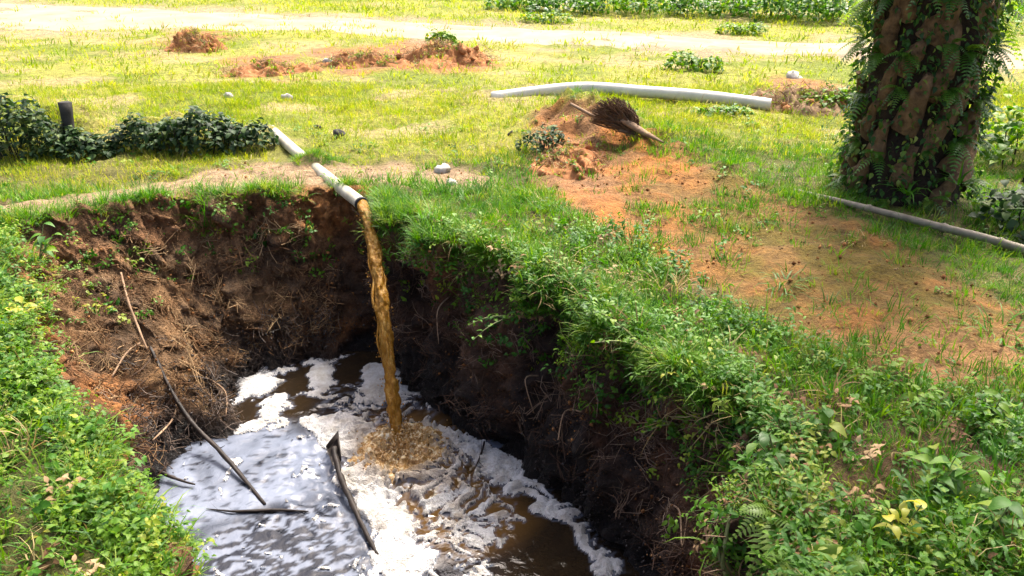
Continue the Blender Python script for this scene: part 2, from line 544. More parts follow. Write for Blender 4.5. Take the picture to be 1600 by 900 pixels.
gx = ground_axis(-4.6, 4.2, 0.045, -260, 260)
gy = ground_axis(0.6, 11.0, 0.045, -120, 420)
GX, GY = np.meshgrid(gx, gy)
vx, vy = GX.ravel(), GY.ravel()
sdr = poly_sd(RIMc, vx, vy)
vz = H(vx, vy) - 0.10 * (1 - sstep(0.15, 0.42, sdr))
nxg, nyg = len(gx), len(gy)
I = np.arange(nxg * nyg).reshape(nyg, nxg)
quads = np.stack([I[:-1, :-1], I[:-1, 1:], I[1:, 1:], I[1:, :-1]], -1).reshape(-1, 4)
keep = sdr[quads].min(1) > 0.12
grid_V = np.stack([vx, vy, vz], 1)
grid_Q = quads[keep]

# loft: apron outside the rim, wall, and a bit of floor under the water
tan = np.roll(RIM, -1, 0) - np.roll(RIM, 1, 0)
nrm = np.stack([tan[:, 1], -tan[:, 0]], 1)
nrm /= np.linalg.norm(nrm, axis=1)[:, None]
if poly_sd(RIMc, RIM[:, 0] + nrm[:, 0] * 0.05, RIM[:, 1] + nrm[:, 1] * 0.05).mean() < 0:
    nrm = -nrm
for _ in range(20):
    nrm = (np.roll(nrm, 1, 0) + nrm + np.roll(nrm, -1, 0))
    nrm /= np.linalg.norm(nrm, axis=1)[:, None]
S = np.concatenate([np.linspace(-1, 0, 14)[:-1], np.linspace(0, 1, 62), np.linspace(1, 1.4, 7)[1:]])
NS = len(S)
SS, UU = np.meshgrid(S, np.arange(NU))
rx, ry = RIM[UU, 0], RIM[UU, 1]
wx, wy = WAT[UU, 0], WAT[UU, 1]
ox, oy = nrm[UU, 0], nrm[UU, 1]
sw = np.clip(SS, 0, 1.4)
so = np.clip(-SS, 0, 1)
# sideways profile: hold the rim, fall, then toe out
f = 0.35 * sw + 0.65 * sstep(0.0, 1.15, sw) ** 1.3
f = np.where(sw > 1, 1 + (sw - 1) * 1.5, f / f[np.abs(sw - 1) < 1e-9].max())
LX = rx + (wx - rx) * f + ox * so * 0.46
LY = ry + (wy - ry) * f + oy * so * 0.46
zr = H(rx, ry)
g = np.where(sw < 1, sw ** 1.25 * 0.85 + 0.15 * sw, 1 + (sw - 1) * 1.2)
LZ = np.where(SS <= 0, H(LX, LY) + 0.02 - 0.09 * sstep(0.6, 1, so), zr + (ZW - zr) * g + 0.02)
left_bank = sstep(3.5, 4.5, _u[UU]) * (1 - sstep(7.6, 9.0, _u[UU]))          # the gentle left slope
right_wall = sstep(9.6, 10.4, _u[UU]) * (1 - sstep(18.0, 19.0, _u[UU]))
amp = sstep(-0.25, 0.12, SS) * (0.35 + 0.65 * (1 - sstep(0.95, 1.1, SS)))
d1 = fbm(LX * 2.2, LY * 2.2, LZ * 2.2, s=71, o=3) * 0.10
d2 = fbm(LX * 7, LY * 7, LZ * 7, s=75, o=5, g=0.62) * 0.075
d2 = d2 + 0.05 * np.abs(fbm(LX * 11, LY * 11, LZ * 11, s=77, o=2)) - 0.02
ridge = (1 - np.abs(vnoise(LX * 14, LY * 14, LZ * 14, s=79))) ** 2 * 0.03
disp = (d1 * (0.4 + 0.6 * right_wall) + d2 + ridge) * amp
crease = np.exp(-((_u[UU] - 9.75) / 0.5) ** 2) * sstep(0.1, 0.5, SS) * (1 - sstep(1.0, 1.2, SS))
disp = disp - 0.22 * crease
LX = LX - ox * disp
LY = LY - oy * disp
LZ = LZ + amp * 0.05 * fbm(LX * 6, LY * 6, LZ * 6, s=83, o=3)
loft_V = np.stack([LX, LY, LZ], -1)
Il = np.arange(NU * NS).reshape(NU, NS)
Iu = np.roll(Il, -1, 0)
loft_Q = np.stack([Il[:, :-1], Il[:, 1:], Iu[:, 1:], Iu[:, :-1]], -1).reshape(-1, 4)
du = np.roll(loft_V, -1, 0) - np.roll(loft_V, 1, 0)
ds = np.gradient(loft_V, axis=1)
LN = np.cross(ds, du)
LN /= np.linalg.norm(LN, axis=2)[..., None] + 1e-9
_mid = LN[:, 30]
if (np.einsum('ij,ij->i', _mid[:, :2], -nrm)).mean() < 0:
    LN = -LN
    loft_Q = loft_Q[:, ::-1]

fx_, fy_, fz_ = LX.ravel(), LY.ravel(), LZ.ravel()
cg = ground_colour(fx_, fy_)
lb, rw = left_bank.ravel()[:, None], right_wall.ravel()[:, None]
n1 = sstep(-0.45, 0.45, fbm(fx_ * 2.6, fy_ * 2.6, fz_ * 2.6, s=91))[:, None]
n2 = sstep(0.0, 0.45, fbm(fx_ * 1.7, fy_ * 1.7, fz_ * 1.7, s=95))[:, None]
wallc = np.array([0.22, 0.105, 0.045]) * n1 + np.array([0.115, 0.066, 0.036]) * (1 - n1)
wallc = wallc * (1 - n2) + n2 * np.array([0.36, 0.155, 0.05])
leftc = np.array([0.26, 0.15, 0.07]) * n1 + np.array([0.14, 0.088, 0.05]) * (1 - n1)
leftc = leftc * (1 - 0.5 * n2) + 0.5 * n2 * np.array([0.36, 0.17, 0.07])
right_shade_c = np.array([0.115, 0.062, 0.036]) * n1 + np.array([0.05, 0.033, 0.025]) * (1 - n1)  # right wall's shade is painted in as darker browns
right_shade_c = right_shade_c * (1 - n2 * 0.6) + n2 * 0.6 * np.array([0.27, 0.115, 0.05])
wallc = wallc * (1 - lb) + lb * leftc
wallc = wallc * (1 - rw) + rw * right_shade_c
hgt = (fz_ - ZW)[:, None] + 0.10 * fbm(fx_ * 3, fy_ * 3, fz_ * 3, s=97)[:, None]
wet_shade_m = 1 - sstep(0.05 + .10 * rw, 0.32 + 0.42 * rw, hgt)  # wet foot of the wall; raised on the right to paint in shade
wet_shade_m = np.maximum(wet_shade_m, crease.ravel()[:, None] * 0.95)
wallc = wallc * (1 - wet_shade_m) + wet_shade_m * np.array([0.014, 0.012, 0.012])
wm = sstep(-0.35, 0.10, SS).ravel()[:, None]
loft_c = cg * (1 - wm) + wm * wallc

# one sheet: the wide land and the pit
V = np.concatenate([grid_V, loft_V.reshape(-1, 3)])
Q = np.concatenate([grid_Q, loft_Q + len(grid_V)])
me = mesh_np('ground', V, Q)
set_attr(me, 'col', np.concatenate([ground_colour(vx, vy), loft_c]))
set_attr(me, 'wet', np.concatenate([np.zeros(len(vx)), wet_shade_m[:, 0]]))
ground = link('ground', me, M['soil'])
tag(ground, 'grassy reddish ground with a deep steep-sided pit dug into it', 'ground', kind='structure')

# the sandy track across the field
tx = np.linspace(-26, 20, 190)
far_l = catmull([on_z(px, py)[:2] for px, py in [(-700, -30), (-350, -14), (0, 8), (400, 22), (800, 44), (1330, 66), (1900, 90), (2300, 105)]], 12)
near_l = catmull([on_z(px, py)[:2] for px, py in [(-700, 20), (-350, 28), (0, 44), (400, 48), (800, 66), (1330, 94), (1900, 122), (2300, 140)]], 12)
rows = 16
TV, TQ = [], []
for i in range(len(far_l)):
    for k in range(rows):
        t = k / (rows - 1)
        wob = 0.35 * fbm(np.array([i * 0.35]), np.array([3.3 if t < .5 else 8.8]), s=5)[0] * (abs(t - .5) * 2) ** 2
        p = near_l[i] * (1 - t) + far_l[i] * t
        d = far_l[i] - near_l[i]
        d = d / np.linalg.norm(d)
        p = p + d * wob
        rut = -0.03 * (math.exp(-((t - .3) / .09) ** 2) + math.exp(-((t - .7) / .09) ** 2))
        TV.append((p[0], p[1], float(H(p[0], p[1])) + 0.035 + rut - 0.05 * (abs(t - .5) * 2) ** 8))
for i in range(len(far_l) - 1):
    for k in range(rows - 1):
        a = i * rows + k
        TQ.append((a, a + rows, a + rows + 1, a + 1))
trk = link('dirt_track', mesh_np('dirt_track', TV, np.array(TQ)), M['track'])
tag(trk, 'pale sun-bleached sandy track crossing the far field', 'dirt track', kind='structure')

# ------------------------------------------------------------------ water and foam
def water_mat():
    m, nt, p = new_mat('effluent')
    film_sky = N(nt, 'ShaderNodeAttribute', attribute_name='film')
    churn = N(nt, 'ShaderNodeAttribute', attribute_name='churn')
    nz = noise_node(nt, 3.0, 5, 0.6, dist=0.8)
    r = ramp(nt, [(0.3, (0.012, 0.009, 0.007)), (0.7, (0.028, 0.018, 0.009))])
    nt.links.new(nz.outputs[0], r.inputs[0])
    ink = N(nt, 'ShaderNodeAttribute', attribute_name='ink')
    c = mix_rgb(nt, r.outputs[0], (0.007, 0.008, 0.013), ink.outputs['Fac'])
    c = mix_rgb(nt, c, (0.30, 0.155, 0.04), churn.outputs['Fac'])
    c = mix_rgb(nt, c, (0.175, 0.20, 0.26), film_sky.outputs['Fac'])  # scum colour, with the sky's reflection painted into it
    nt.links.new(c, p.inputs['Base Color'])
    mr = N(nt, 'ShaderNodeMapRange')
    mr.inputs['To Min'].default_value = 0.06
    mr.inputs['To Max'].default_value = 0.22
    nt.links.new(film_sky.outputs['Fac'], mr.inputs['Value'])
    nt.links.new(mr.outputs[0], p.inputs['Roughness'])
    p.inputs['IOR'].default_value = 1.36
    p.inputs['Specular IOR Level'].default_value = 0.6
    n2 = noise_node(nt, 16, 3, 0.55, dist=0.6)
    bump(nt, p, n2.outputs[0], 0.30, 0.02)
    return m

def foam_mat():
    m, nt, p = new_mat('foam')
    tint = N(nt, 'ShaderNodeAttribute', attribute_name='tint')
    c = mix_rgb(nt, (0.62, 0.615, 0.61), (0.42, 0.27, 0.10), tint.outputs['Fac'])
    n1 = noise_node(nt, 60, 4, 0.7)
    r = ramp(nt, [(0.3, (0.72, 0.70, 0.70)), (0.6, (1, 1, 1))])
    nt.links.new(n1.outputs[0], r.inputs[0])
    c = mix_rgb(nt, c, r.outputs[0], 0.8, 'MULTIPLY')
    nt.links.new(c, p.inputs['Base Color'])
    p.inputs['Roughness'].default_value = 0.6
    p.inputs['Subsurface Weight'].default_value = 0.0
    ge = N(nt, 'ShaderNodeNewGeometry')
    hs = []
    for sc_ in (150, 48):
        vo = N(nt, 'ShaderNodeTexVoronoi')
        vo.inputs['Scale'].default_value = sc_
        nt.links.new(ge.outputs['Position'], vo.inputs['Vector'])
        hs.append(vo.outputs['Distance'])
    ad = N(nt, 'ShaderNodeMath', operation='ADD')
    nt.links.new(hs[0], ad.inputs[0]); nt.links.new(hs[1], ad.inputs[1])
    bump(nt, p, ad.outputs[0], 0.8, 0.010)
    # dirty scum stains
    n3 = noise_node(nt, 7, 5, 0.65)
    r3 = ramp(nt, [(0.38, (0.62, 0.56, 0.47)), (0.55, (1, 1, 1))])
    nt.links.new(n3.outputs[0], r3.inputs[0])
    c = mix_rgb(nt, c, r3.outputs[0], 0.7, 'MULTIPLY')
    nt.links.new(c, p.inputs['Base Color'])
    return m

HIT = on_z(622, 690, ZW)[:2]          # where the jet strikes
def wpoly(pts): return poly_z(pts, ZW)
Z_FAR = wpoly([(340, 640), (350, 600), (420, 570), (520, 545), (610, 560), (665, 615), (650, 650), (560, 620), (500, 655), (380, 700)])
Z_BAND = wpoly([(470, 655), (540, 650), (575, 690), (600, 735), (640, 800), (700, 880), (660, 910), (600, 880), (560, 800), (520, 720)])
Z_RIGHT = wpoly([(655, 660), (720, 660), (800, 715), (905, 790), (1000, 905), (925, 905), (905, 850), (850, 800), (780, 770), (715, 725)])
Z_CHURN = wpoly([(560, 690), (650, 665), (720, 720), (800, 775), (835, 815), (800, 850), (730, 870), (660, 850), (610, 770)])
Z_DARK = wpoly([(790, 850), (850, 805), (900, 825), (925, 880), (930, 960), (760, 960)])
Z_LOW = wpoly([(560, 870), (650, 850), (730, 870), (800, 850), (780, 900), (800, 980), (500, 980)])
Z_SKY_FILM = wpoly([(228, 790), (240, 745), (275, 700), (330, 690), (420, 660), (520, 690), (560, 790), (600, 880), (560, 905), (480, 860), (420, 800), (330, 830), (260, 820)])  # pale scum area that also carries the painted sky reflection
Z_SKY_FILM2 = wpoly([(345, 812), (420, 796), (520, 772), (575, 840), (610, 900), (650, 980), (200, 980), (290, 850)])
Z_UP = wpoly([(500, 630), (600, 600), (680, 640), (680, 690), (560, 700)])


st_w = 0.0085
fxs = np.arange(-2.75, 1.15, st_w)
fys = np.arange(1.75, 6.15, st_w)
FX, FY = np.meshgrid(fxs, fys)
x, y = FX.ravel(), FY.ravel()
wxp = x + 0.10 * fbm(x * 3, y * 3, s=101, o=3)
wyp = y + 0.10 * fbm(x * 3, y * 3, s=105, o=3)
n_big = fbm(wxp * 4.2, wyp * 4.2, s=111, o=3)
n_mid = fbm(wxp * 9, wyp * 9, s=115, o=4)
n_fine = fbm(wxp * 26, wyp * 26, s=119, o=3)
hx, hy = x - HIT[0] - 0.05, y - HIT[1] + 0.20
rad = np.hypot(hx, hy)
ang = np.arctan2(hy, hx)
cells = np.abs(fbm(wxp * 5.5 + 3, wyp * 5.5, s=131, o=2))          # filaments where it nears zero
fil = 1 - np.clip(cells * 3.2, 0, 1)
rays_ = np.abs(vnoise(ang * 2.6 + 0.5 * n_mid, rad * 0.8, s=133))
rays_ = 1 - np.clip(rays_ * 3.0, 0, 1)
n_vf = fbm(x * 70, y * 70, s=123, o=2)
f_far = soft(Z_FAR, x, y, 0.10) * (0.50 + 0.90 * n_big + 0.12 * n_fine + 0.05 * n_vf)
f_band = soft(Z_BAND, wxp, wyp, 0.09) * (1.0 + 0.25 * n_mid + 0.28 * n_fine)
f_right = soft(Z_RIGHT, wxp, wyp, 0.08) * (0.85 + 0.35 * n_mid + 0.35 * n_fine)
f_churn = soft(Z_CHURN, wxp, wyp, 0.10) * np.maximum(0.30 + 0.8 * n_fine + 0.25 * n_mid, (rays_ * 0.9 + fil * 0.35) * (0.75 + 0.5 * n_fine))
f_low = soft(Z_LOW, wxp, wyp, 0.12) * (0.42 + 0.55 * n_mid + 0.6 * n_fine)
f_up = soft(Z_UP, x, y, 0.1) * (0.25 + 0.45 * n_mid + 0.7 * n_fine)
streak = fbm(x * 19 + 0.8 * n_mid, y * 34 + 0.6 * n_mid, s=141, o=2, g=.6)
f_film = np.maximum(soft(Z_SKY_FILM, wxp, wyp, .12) * (-0.06 + 0.4 * n_mid + 0.42 * n_fine), soft(Z_SKY_FILM2, wxp, wyp, .15) * (-0.05 + 0.25 * n_mid + 0.60 * streak))
foam = np.maximum.reduce([f_far, f_band, f_right, f_churn, f_low, f_up, f_film]) + 0.07 * n_vf
foam = foam * (1 - 0.9 * soft(Z_DARK, wxp, wyp, 0.05) * (n_mid < 0.55))
near_bank = poly_sd(WAT[::6], x, y)
inside = near_bank < 0.03
# water ripples
def water_h(x, y, r, nf, nm):
    ch = np.exp(-(r / 0.55) ** 2)
    return 0.012 * np.sin(r * 34) * np.exp(-r * 1.6) + 0.05 * ch * (0.5 * nf + 0.6 * nm) + 0.004 * nm

st2 = 2
sub = (slice(None, None, st2), slice(None, None, st2))
shape = FX.shape
def G(a): return a.reshape(shape)[sub]
wx2, wy2 = FX[sub], FY[sub]
wh = G(water_h(x, y, rad, n_fine, n_mid))
lowz = soft(Z_SKY_FILM2, wxp, wyp, 0.12)
film_sky = np.maximum((1 - 0.95 * lowz) * soft(Z_SKY_FILM, wxp, wyp, 0.14) * np.clip(0.95 + 0.30 * n_big + 0.20 * n_mid - 0.55 * sstep(.40, .8, streak), 0, 1),
                  soft(Z_SKY_FILM2, wxp, wyp, 0.2) * sstep(-0.02, 0.16, streak + 0.30 * n_big + 0.15 * n_mid) * 0.80)
film_sky = np.maximum(film_sky, sstep(0.38, 0.55, foam) * 0.6)
film_sky = np.clip(np.maximum(film_sky, 0.45 * soft(Z_UP, x, y, .1) * sstep(-.2, .4, n_fine)), 0, 1)
churn = np.clip(np.maximum(np.exp(-(np.hypot(x - HIT[0], y - HIT[1]) / 0.30) ** 2) * 1.0, soft(Z_CHURN, x, y, .12) * 0.28), 0, 1)
Iw = np.arange(wx2.size).reshape(wx2.shape)
wq = np.stack([Iw[:-1, :-1], Iw[:-1, 1:], Iw[1:, 1:], Iw[1:, :-1]], -1).reshape(-1, 4)
nb2 = G(near_bank).ravel()
wq = wq[nb2[wq].min(1) < 0.12]
wme = mesh_np('water', np.stack([wx2.ravel(), wy2.ravel(), ZW + wh.ravel()], 1), wq)
set_attr(wme, 'film', G(film_sky).ravel())
set_attr(wme, 'churn', G(churn).ravel())
set_attr(wme, 'ink', G(np.clip(soft(Z_SKY_FILM2, x, y, .25) + soft(Z_SKY_FILM, x, y, .2) + 0.8 * soft(Z_UP, x, y, .15) + .7 * soft(Z_LOW, x, y, .2), 0, 1)).ravel())
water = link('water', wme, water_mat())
tag(water, 'murky dark brown effluent pooled in the pit with pale film', 'water', kind='structure')

fm = (foam > 0.5) & inside
fh = water_h(x, y, rad, n_fine, n_mid) + np.clip(foam - 0.5, 0, 0.5) ** 0.6 * 0.028 * (1 + 0.35 * n_fine) + 0.001
hit_r = np.hypot(x - HIT[0] - 0.04, y - HIT[1] + 0.12)
If = np.arange(x.size).reshape(shape)
fq = np.stack([If[:-1, :-1], If[:-1, 1:], If[1:, 1:], If[1:, :-1]], -1).reshape(-1, 4)
fq = fq[fm[fq].sum(1) >= 3]
used = np.unique(fq)
remap = np.zeros(x.size, np.int64)
remap[used] = np.arange(len(used))
edge_drop = np.where(fm[used], 0, -0.004)
fme = mesh_np('foam', np.stack([x[used], y[used], ZW + fh[used] + edge_drop], 1), remap[fq])
tint = np.clip(np.exp(-(hit_r / 0.26) ** 2) * 1.3 + 0.25 * soft(Z_CHURN, x, y, .1) * (n_mid > 0) + 0.15 * soft(Z_UP, x, y, .1), 0, 0.95)
set_attr(fme, 'tint', tint[used])
foam_o = link('foam', fme, foam_mat())
tag(foam_o, 'white foam spreading over the water round the splash', 'foam', kind='stuff')

# ------------------------------------------------------------------ scatter (uncountable cover only)
TRI_COUNT = [0]
_pa, _pb = on_z(424, 203, 0.05)[:2], on_z(640, 470, 0)[:2]
def clear_of_pipe(pts, r=0.13):
    e = _pb - _pa
    t = np.clip(((pts[:, 0] - _pa[0]) * e[0] + (pts[:, 1] - _pa[1]) * e[1]) / (e @ e), 0, 1)
    d = np.hypot(pts[:, 0] - _pa[0] - t * e[0], pts[:, 1] - _pa[1] - t * e[1])
    near = (np.hypot(pts[:, 0] - on_z(494, 258)[0], pts[:, 1] - on_z(494, 258)[1]) < 0.22)
    return (d > r) | near | (pts[:, 2] < -0.45)
def instancer(name, pts, eul, scl, idx, sources, label, cat, kind='stuff'):
    """copies the little clumps into ONE mesh; every clump keeps a random number of its own"""
    pts, eul, scl, idx = np.asarray(pts, float), np.asarray(eul, float), np.asarray(scl, float), np.asarray(idx)
    k = clear_of_pipe(pts)
    pts, eul, scl, idx = pts[k], eul[k], scl[k], idx[k]
    cx, sx, cy, sy, cz, sz = np.cos(eul[:, 0]), np.sin(eul[:, 0]), np.cos(eul[:, 1]), np.sin(eul[:, 1]), np.cos(eul[:, 2]), np.sin(eul[:, 2])
    Rm = np.stack([np.stack([cz * cy, cz * sy * sx - sz * cx, cz * sy * cx + sz * sx], -1),
                   np.stack([sz * cy, sz * sy * sx + cz * cx, sz * sy * cx - cz * sx], -1),
                   np.stack([-sy, cy * sx, cy * cx], -1)], 1)
    mats = []
    Vs, rn, quads_, tris_, qm, tm, off = [], [], [], [], [], [], 0
    for i, (sme, smat) in enumerate(sources):
        if smat not in mats: mats.append(smat)
        k = np.where(idx == i)[0]
        if not len(k): continue
        nv = len(sme.vertices)
        co = np.zeros(nv * 3, np.float32); sme.vertices.foreach_get('co', co); co = co.reshape(-1, 3)
        W_ = np.einsum('nij,vj->nvi', Rm[k], co) * scl[k][:, None, None] + pts[k][:, None, :]
        Vs.append(W_.reshape(-1, 3)); rn.append(np.repeat(rng.random(len(k)), nv))
        fq_ = np.array([tuple(f.vertices) for f in sme.polygons if len(f.vertices) == 4], np.int64).reshape(-1, 4)
        ft_ = np.array([tuple(f.vertices) for f in sme.polygons if len(f.vertices) == 3], np.int64).reshape(-1, 3)
        o_ = off + np.arange(len(k)) * nv
        quads_.append((fq_[None] + o_[:, None, None]).reshape(-1, 4)); tris_.append((ft_[None] + o_[:, None, None]).reshape(-1, 3))
        qm.append(np.full(len(quads_[-1]), mats.index(smat))); tm.append(np.full(len(tris_[-1]), mats.index(smat)))
        off += len(k) * nv
    quads_, tris_ = np.concatenate(quads_), np.concatenate(tris_)
    me = mesh_np(name, np.concatenate(Vs), [quads_, tris_])
    for m_ in mats: me.materials.append(m_)
    mi = np.concatenate(([np.concatenate(qm)] if len(quads_) else []) + ([np.concatenate(tm)] if len(tris_) else []))
    me.polygons.foreach_set('material_index', mi.astype(np.int32))
    set_attr(me, 'rnd', np.concatenate(rn))
    TRI_COUNT[0] += 2 * len(quads_) + len(tris_)
    return tag(link(name, me), label, cat, kind=kind)

def eulers(dirs, spin):
    d = dirs / (np.linalg.norm(dirs, axis=1)[:, None] + 1e-9)
    b = np.arccos(np.clip(d[:, 2], -1, 1))
    a = np.arctan2(d[:, 1], d[:, 0])
    ca, sa, cb, sb, cs, ss = np.cos(a), np.sin(a), np.cos(b), np.sin(b), np.cos(spin), np.sin(spin)
    m00 = ca * cb * cs - sa * ss
    m10 = sa * cb * cs + ca * ss
    m20 = -sb * cs
    m21 = sb * ss
    m22 = cb
    return np.stack([np.arctan2(m21, m22), -np.arcsin(np.clip(m20, -1, 1)), np.arctan2(m10, m00)], 1)

def up_dirs(n, tilt=0.25):
    return np.stack([rng.normal(0, tilt, n), rng.normal(0, tilt, n), np.ones(n)], 1)

# --- little plant meshes
def blade(mb, base, az, length, width, bend, lean, rnd, seg=3):
    ca, sa = math.cos(az), math.sin(az)
    V, T, Q = [], [], []
    h, r, th = 0.0, 0.0, lean
    for i in range(seg + 1):
        t = i / seg
        w = width * (1 - t) ** 0.7 * (0.75 + 0.25 * min(1, t * 4))
        cx, cy = base[0] + ca * r, base[1] + sa * r
        if i < seg:
            V += [(cx - sa * w, cy + ca * w, base[2] + h), (cx + sa * w, cy - ca * w, base[2] + h)]
        else:
            V += [(cx, cy, base[2] + h)]
        th2 = th + bend * (t + 0.15)
        h += math.cos(th2) * length / seg
        r += math.sin(th2) * length / seg
    for i in range(seg - 1):
        Q.append((2 * i, 2 * i + 1, 2 * i + 3, 2 * i + 2))
    T.append((2 * seg - 2, 2 * seg - 1, 2 * seg))
    mb.add(V, Q, T)

def tuft(seed, n, hmin, hmax, spread, width, bend, lean=0.25, seg=3):
    r = random.Random(seed)
    mb = MB()
    for _ in range(n):
        a = r.random() * 6.283
        d = spread * math.sqrt(r.random())
        blade(mb, (math.cos(a) * d, math.sin(a) * d, -0.01), a + r.uniform(-0.9, 0.9), r.uniform(hmin, hmax), width * r.uniform(0.7, 1.3), bend * r.uniform(0.3, 1.4), lean * r.uniform(0.2, 1.6), r, seg)
    return mb.mesh('tuft')

def leaf_geo(L_, W_, fold=0.25, droop=0.3, seg=4):
    """leaf along +X from the origin, upper face +Z"""
    V, Q, T = [(0, 0, 0)], [], []
    for i in range(1, seg):
        t = i / seg
        w = W_ * math.sin(math.pi * t ** 0.8) * 0.5
        z = -droop * L_ * t * t + 0.08 * L_ * math.sin(t * 3)
        V += [(L_ * t, w, z + fold * w), (L_ * t, 0, z), (L_ * t, -w, z + fold * w)]
    V.append((L_, 0, -droop * L_))
    e = len(V) - 1
    T += [(0, 2, 1), (0, 3, 2)]
    for i in range(seg - 2):
        a = 1 + 3 * i
        Q += [(a, a + 1, a + 4, a + 3), (a + 1, a + 2, a + 5, a + 4)]
    a = 1 + 3 * (seg - 2)
    T += [(a, a + 1, e), (a + 1, a + 2, e)]
    return V, Q, T

def xf(V, loc, az, pitch, roll=0.0, s=1.0):
    m = Matrix.Translation(loc) @ Matrix.Rotation(az, 4, 'Z') @ Matrix.Rotation(-pitch, 4, 'Y') @ Matrix.Rotation(roll, 4, 'X') @ Matrix.Scale(s, 4)
    return [tuple(m @ Vector(v)) for v in V]

def leafy(seed, nstem, hmin, hmax, leaf_l, leaf_w, per, spread=0.04, lean=0.6):
    r = random.Random(seed)
    mb = MB()
    for _ in range(nstem):
        az, ln, h = r.random() * 6.283, lean * r.uniform(0.3, 1.3), r.uniform(hmin, hmax)
        b = Vector((r.uniform(-spread, spread), r.uniform(-spread, spread), -0.01))
        d = Vector((math.cos(az) * math.sin(ln), math.sin(az) * math.sin(ln), math.cos(ln)))
        pts = [b + d * h * t + Vector((0, 0, -0.25 * h * ln * t * t)) for t in (0, 0.5, 1)]
        sd_ = Vector((-d.y, d.x, 0)) * 0.0025 + Vector((0.0012, 0, 0))
        mb.add([pts[0] - sd_, pts[0] + sd_, pts[2]], [], [(0, 1, 2)])
        for k in range(per):
            t = (k + 1) / per
            p = b + d * h * t + Vector((0, 0, -0.25 * h * ln * t * t))
            s = r.uniform(0.6, 1.15)
            Vl, Q_, T_ = leaf_geo(leaf_l * s, leaf_w * s, 0.2, r.uniform(0.1, 0.5), 3)
            mb.add(xf(Vl, p, r.random() * 6.283, r.uniform(-0.35, 0.65), r.uniform(-0.4, 0.4)), Q_, T_)
    return mb.mesh('leafy')

short_t = [tuft(100 + i, 10, 0.03, 0.075, 0.07, 0.0028, 0.9, 0.45, 2) for i in range(4)]
far_t = [tuft(120 + i, 10, 0.04, 0.10, 0.14, 0.0075, 1.0, 0.6, 2) for i in range(4)]
lush_t = [tuft(140 + i, 18, 0.08, 0.20, 0.05, 0.0035, 1.3, 0.45) for i in range(5)]
cover_t = [leafy(200 + i, 4, 0.03, 0.12, 0.034, 0.020, 5) for i in range(4)]
weed_t = [leafy(210 + i, 3, 0.06, 0.16, 0.026, 0.015, 8, 0.06, 0.9) for i in range(3)]
bank_t = [leafy(220 + i, 3, 0.08, 0.20, 0.046, 0.017, 7, 0.04, 0.8) for i in range(4)]
round_t = [leafy(230 + i, 4, 0.05, 0.15, 0.030, 0.023, 5, 0.05, 0.8) for i in range(3)]
tiny_t = [leafy(240 + i, 5, 0.03, 0.07, 0.026, 0.016, 3) for i in range(4)]
mix_grass = [tuft(250 + i, 12, 0.06, 0.20, 0.05, 0.0034, 1.5, 0.6) for i in range(3)]
dry_t = [tuft(260 + i, 12, 0.03, 0.10, 0.09, 0.0026, 1.4, 1.0, 2) for i in range(3)]

def frustum(x, y, z, mx=140, my=120):
    px, py, dep = to_px(x, y, z)
    return (px > -mx) & (px < 1600 + mx) & (py > -my) & (py < 900 + my) & (dep > 0.3)

def field_points(n, x0, x1, y0, y1):
    x, y = rng.uniform(x0, x1, n), rng.uniform(y0, y1, n)
    k = frustum(x, y, 0 * x)
    x, y = x[k], y[k]
    k = poly_sd(RIMc, x, y) > 0.02
    return x[k], y[k]

TRUNK = np.array([3.04, 6.42])
# near and middle ground: short grass
x, y = field_points(90000, -6.5, 7.5, 1.6, 11.5)
t, s_, patch, red, trk_ = cover(x, y)
fine = sstep(-0.5, 0.3, fbm(x * 6, y * 6, s=43, o=3))
dens = (1 - 0.94 * s_) * (1 - t * (0.95 - 0.55 * sstep(0.05, 0.5, fbm(x * 4.5, y * 4.5, s=47, o=3)))) * (1 - 0.85 * red) * (0.35 + 0.65 * patch) * (0.35 + 0.65 * fine)
dens *= np.clip(1.25 - 0.03 * (y - 5), 0.3, 1) * (1 - .75 * sstep(0.15, 0.6, fbm(x * 0.8, y * 1.6, s=55)) * sstep(7.5, 9, y))
k = (rng.random(len(x)) < dens) & (np.hypot(x - TRUNK[0], y - TRUNK[1]) > 0.5)
x, y = x[k], y[k]
px, py, _ = to_px(x, y, 0 * x)
sc = rng.uniform(0.7, 1.4, len(x)) * (1 + 0.25 * sstep(7, 10, y))
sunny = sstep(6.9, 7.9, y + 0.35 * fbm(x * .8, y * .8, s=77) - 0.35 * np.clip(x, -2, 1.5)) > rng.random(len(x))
ids = np.where(rng.random(len(x)) < 0.05, 4, rng.integers(0, 4, len(x)))
z = H(x, y)
eu = eulers(up_dirs(len(x), 0.2), rng.uniform(0, 6.28, len(x)))
P3 = np.stack([x, y, z], 1)
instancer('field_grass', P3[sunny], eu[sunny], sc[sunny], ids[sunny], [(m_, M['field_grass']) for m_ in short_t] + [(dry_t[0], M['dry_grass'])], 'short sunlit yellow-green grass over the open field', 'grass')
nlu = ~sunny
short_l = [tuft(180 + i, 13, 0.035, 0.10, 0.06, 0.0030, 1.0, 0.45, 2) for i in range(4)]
instancer('trodden_grass', P3[nlu], eu[nlu], sc[nlu] * 1.1, ids[nlu], [(m_, M['lush_grass']) for m_ in short_l] + [(dry_t[1], M['dry_grass'])], 'short green grass on the ground round the pit', 'grass')
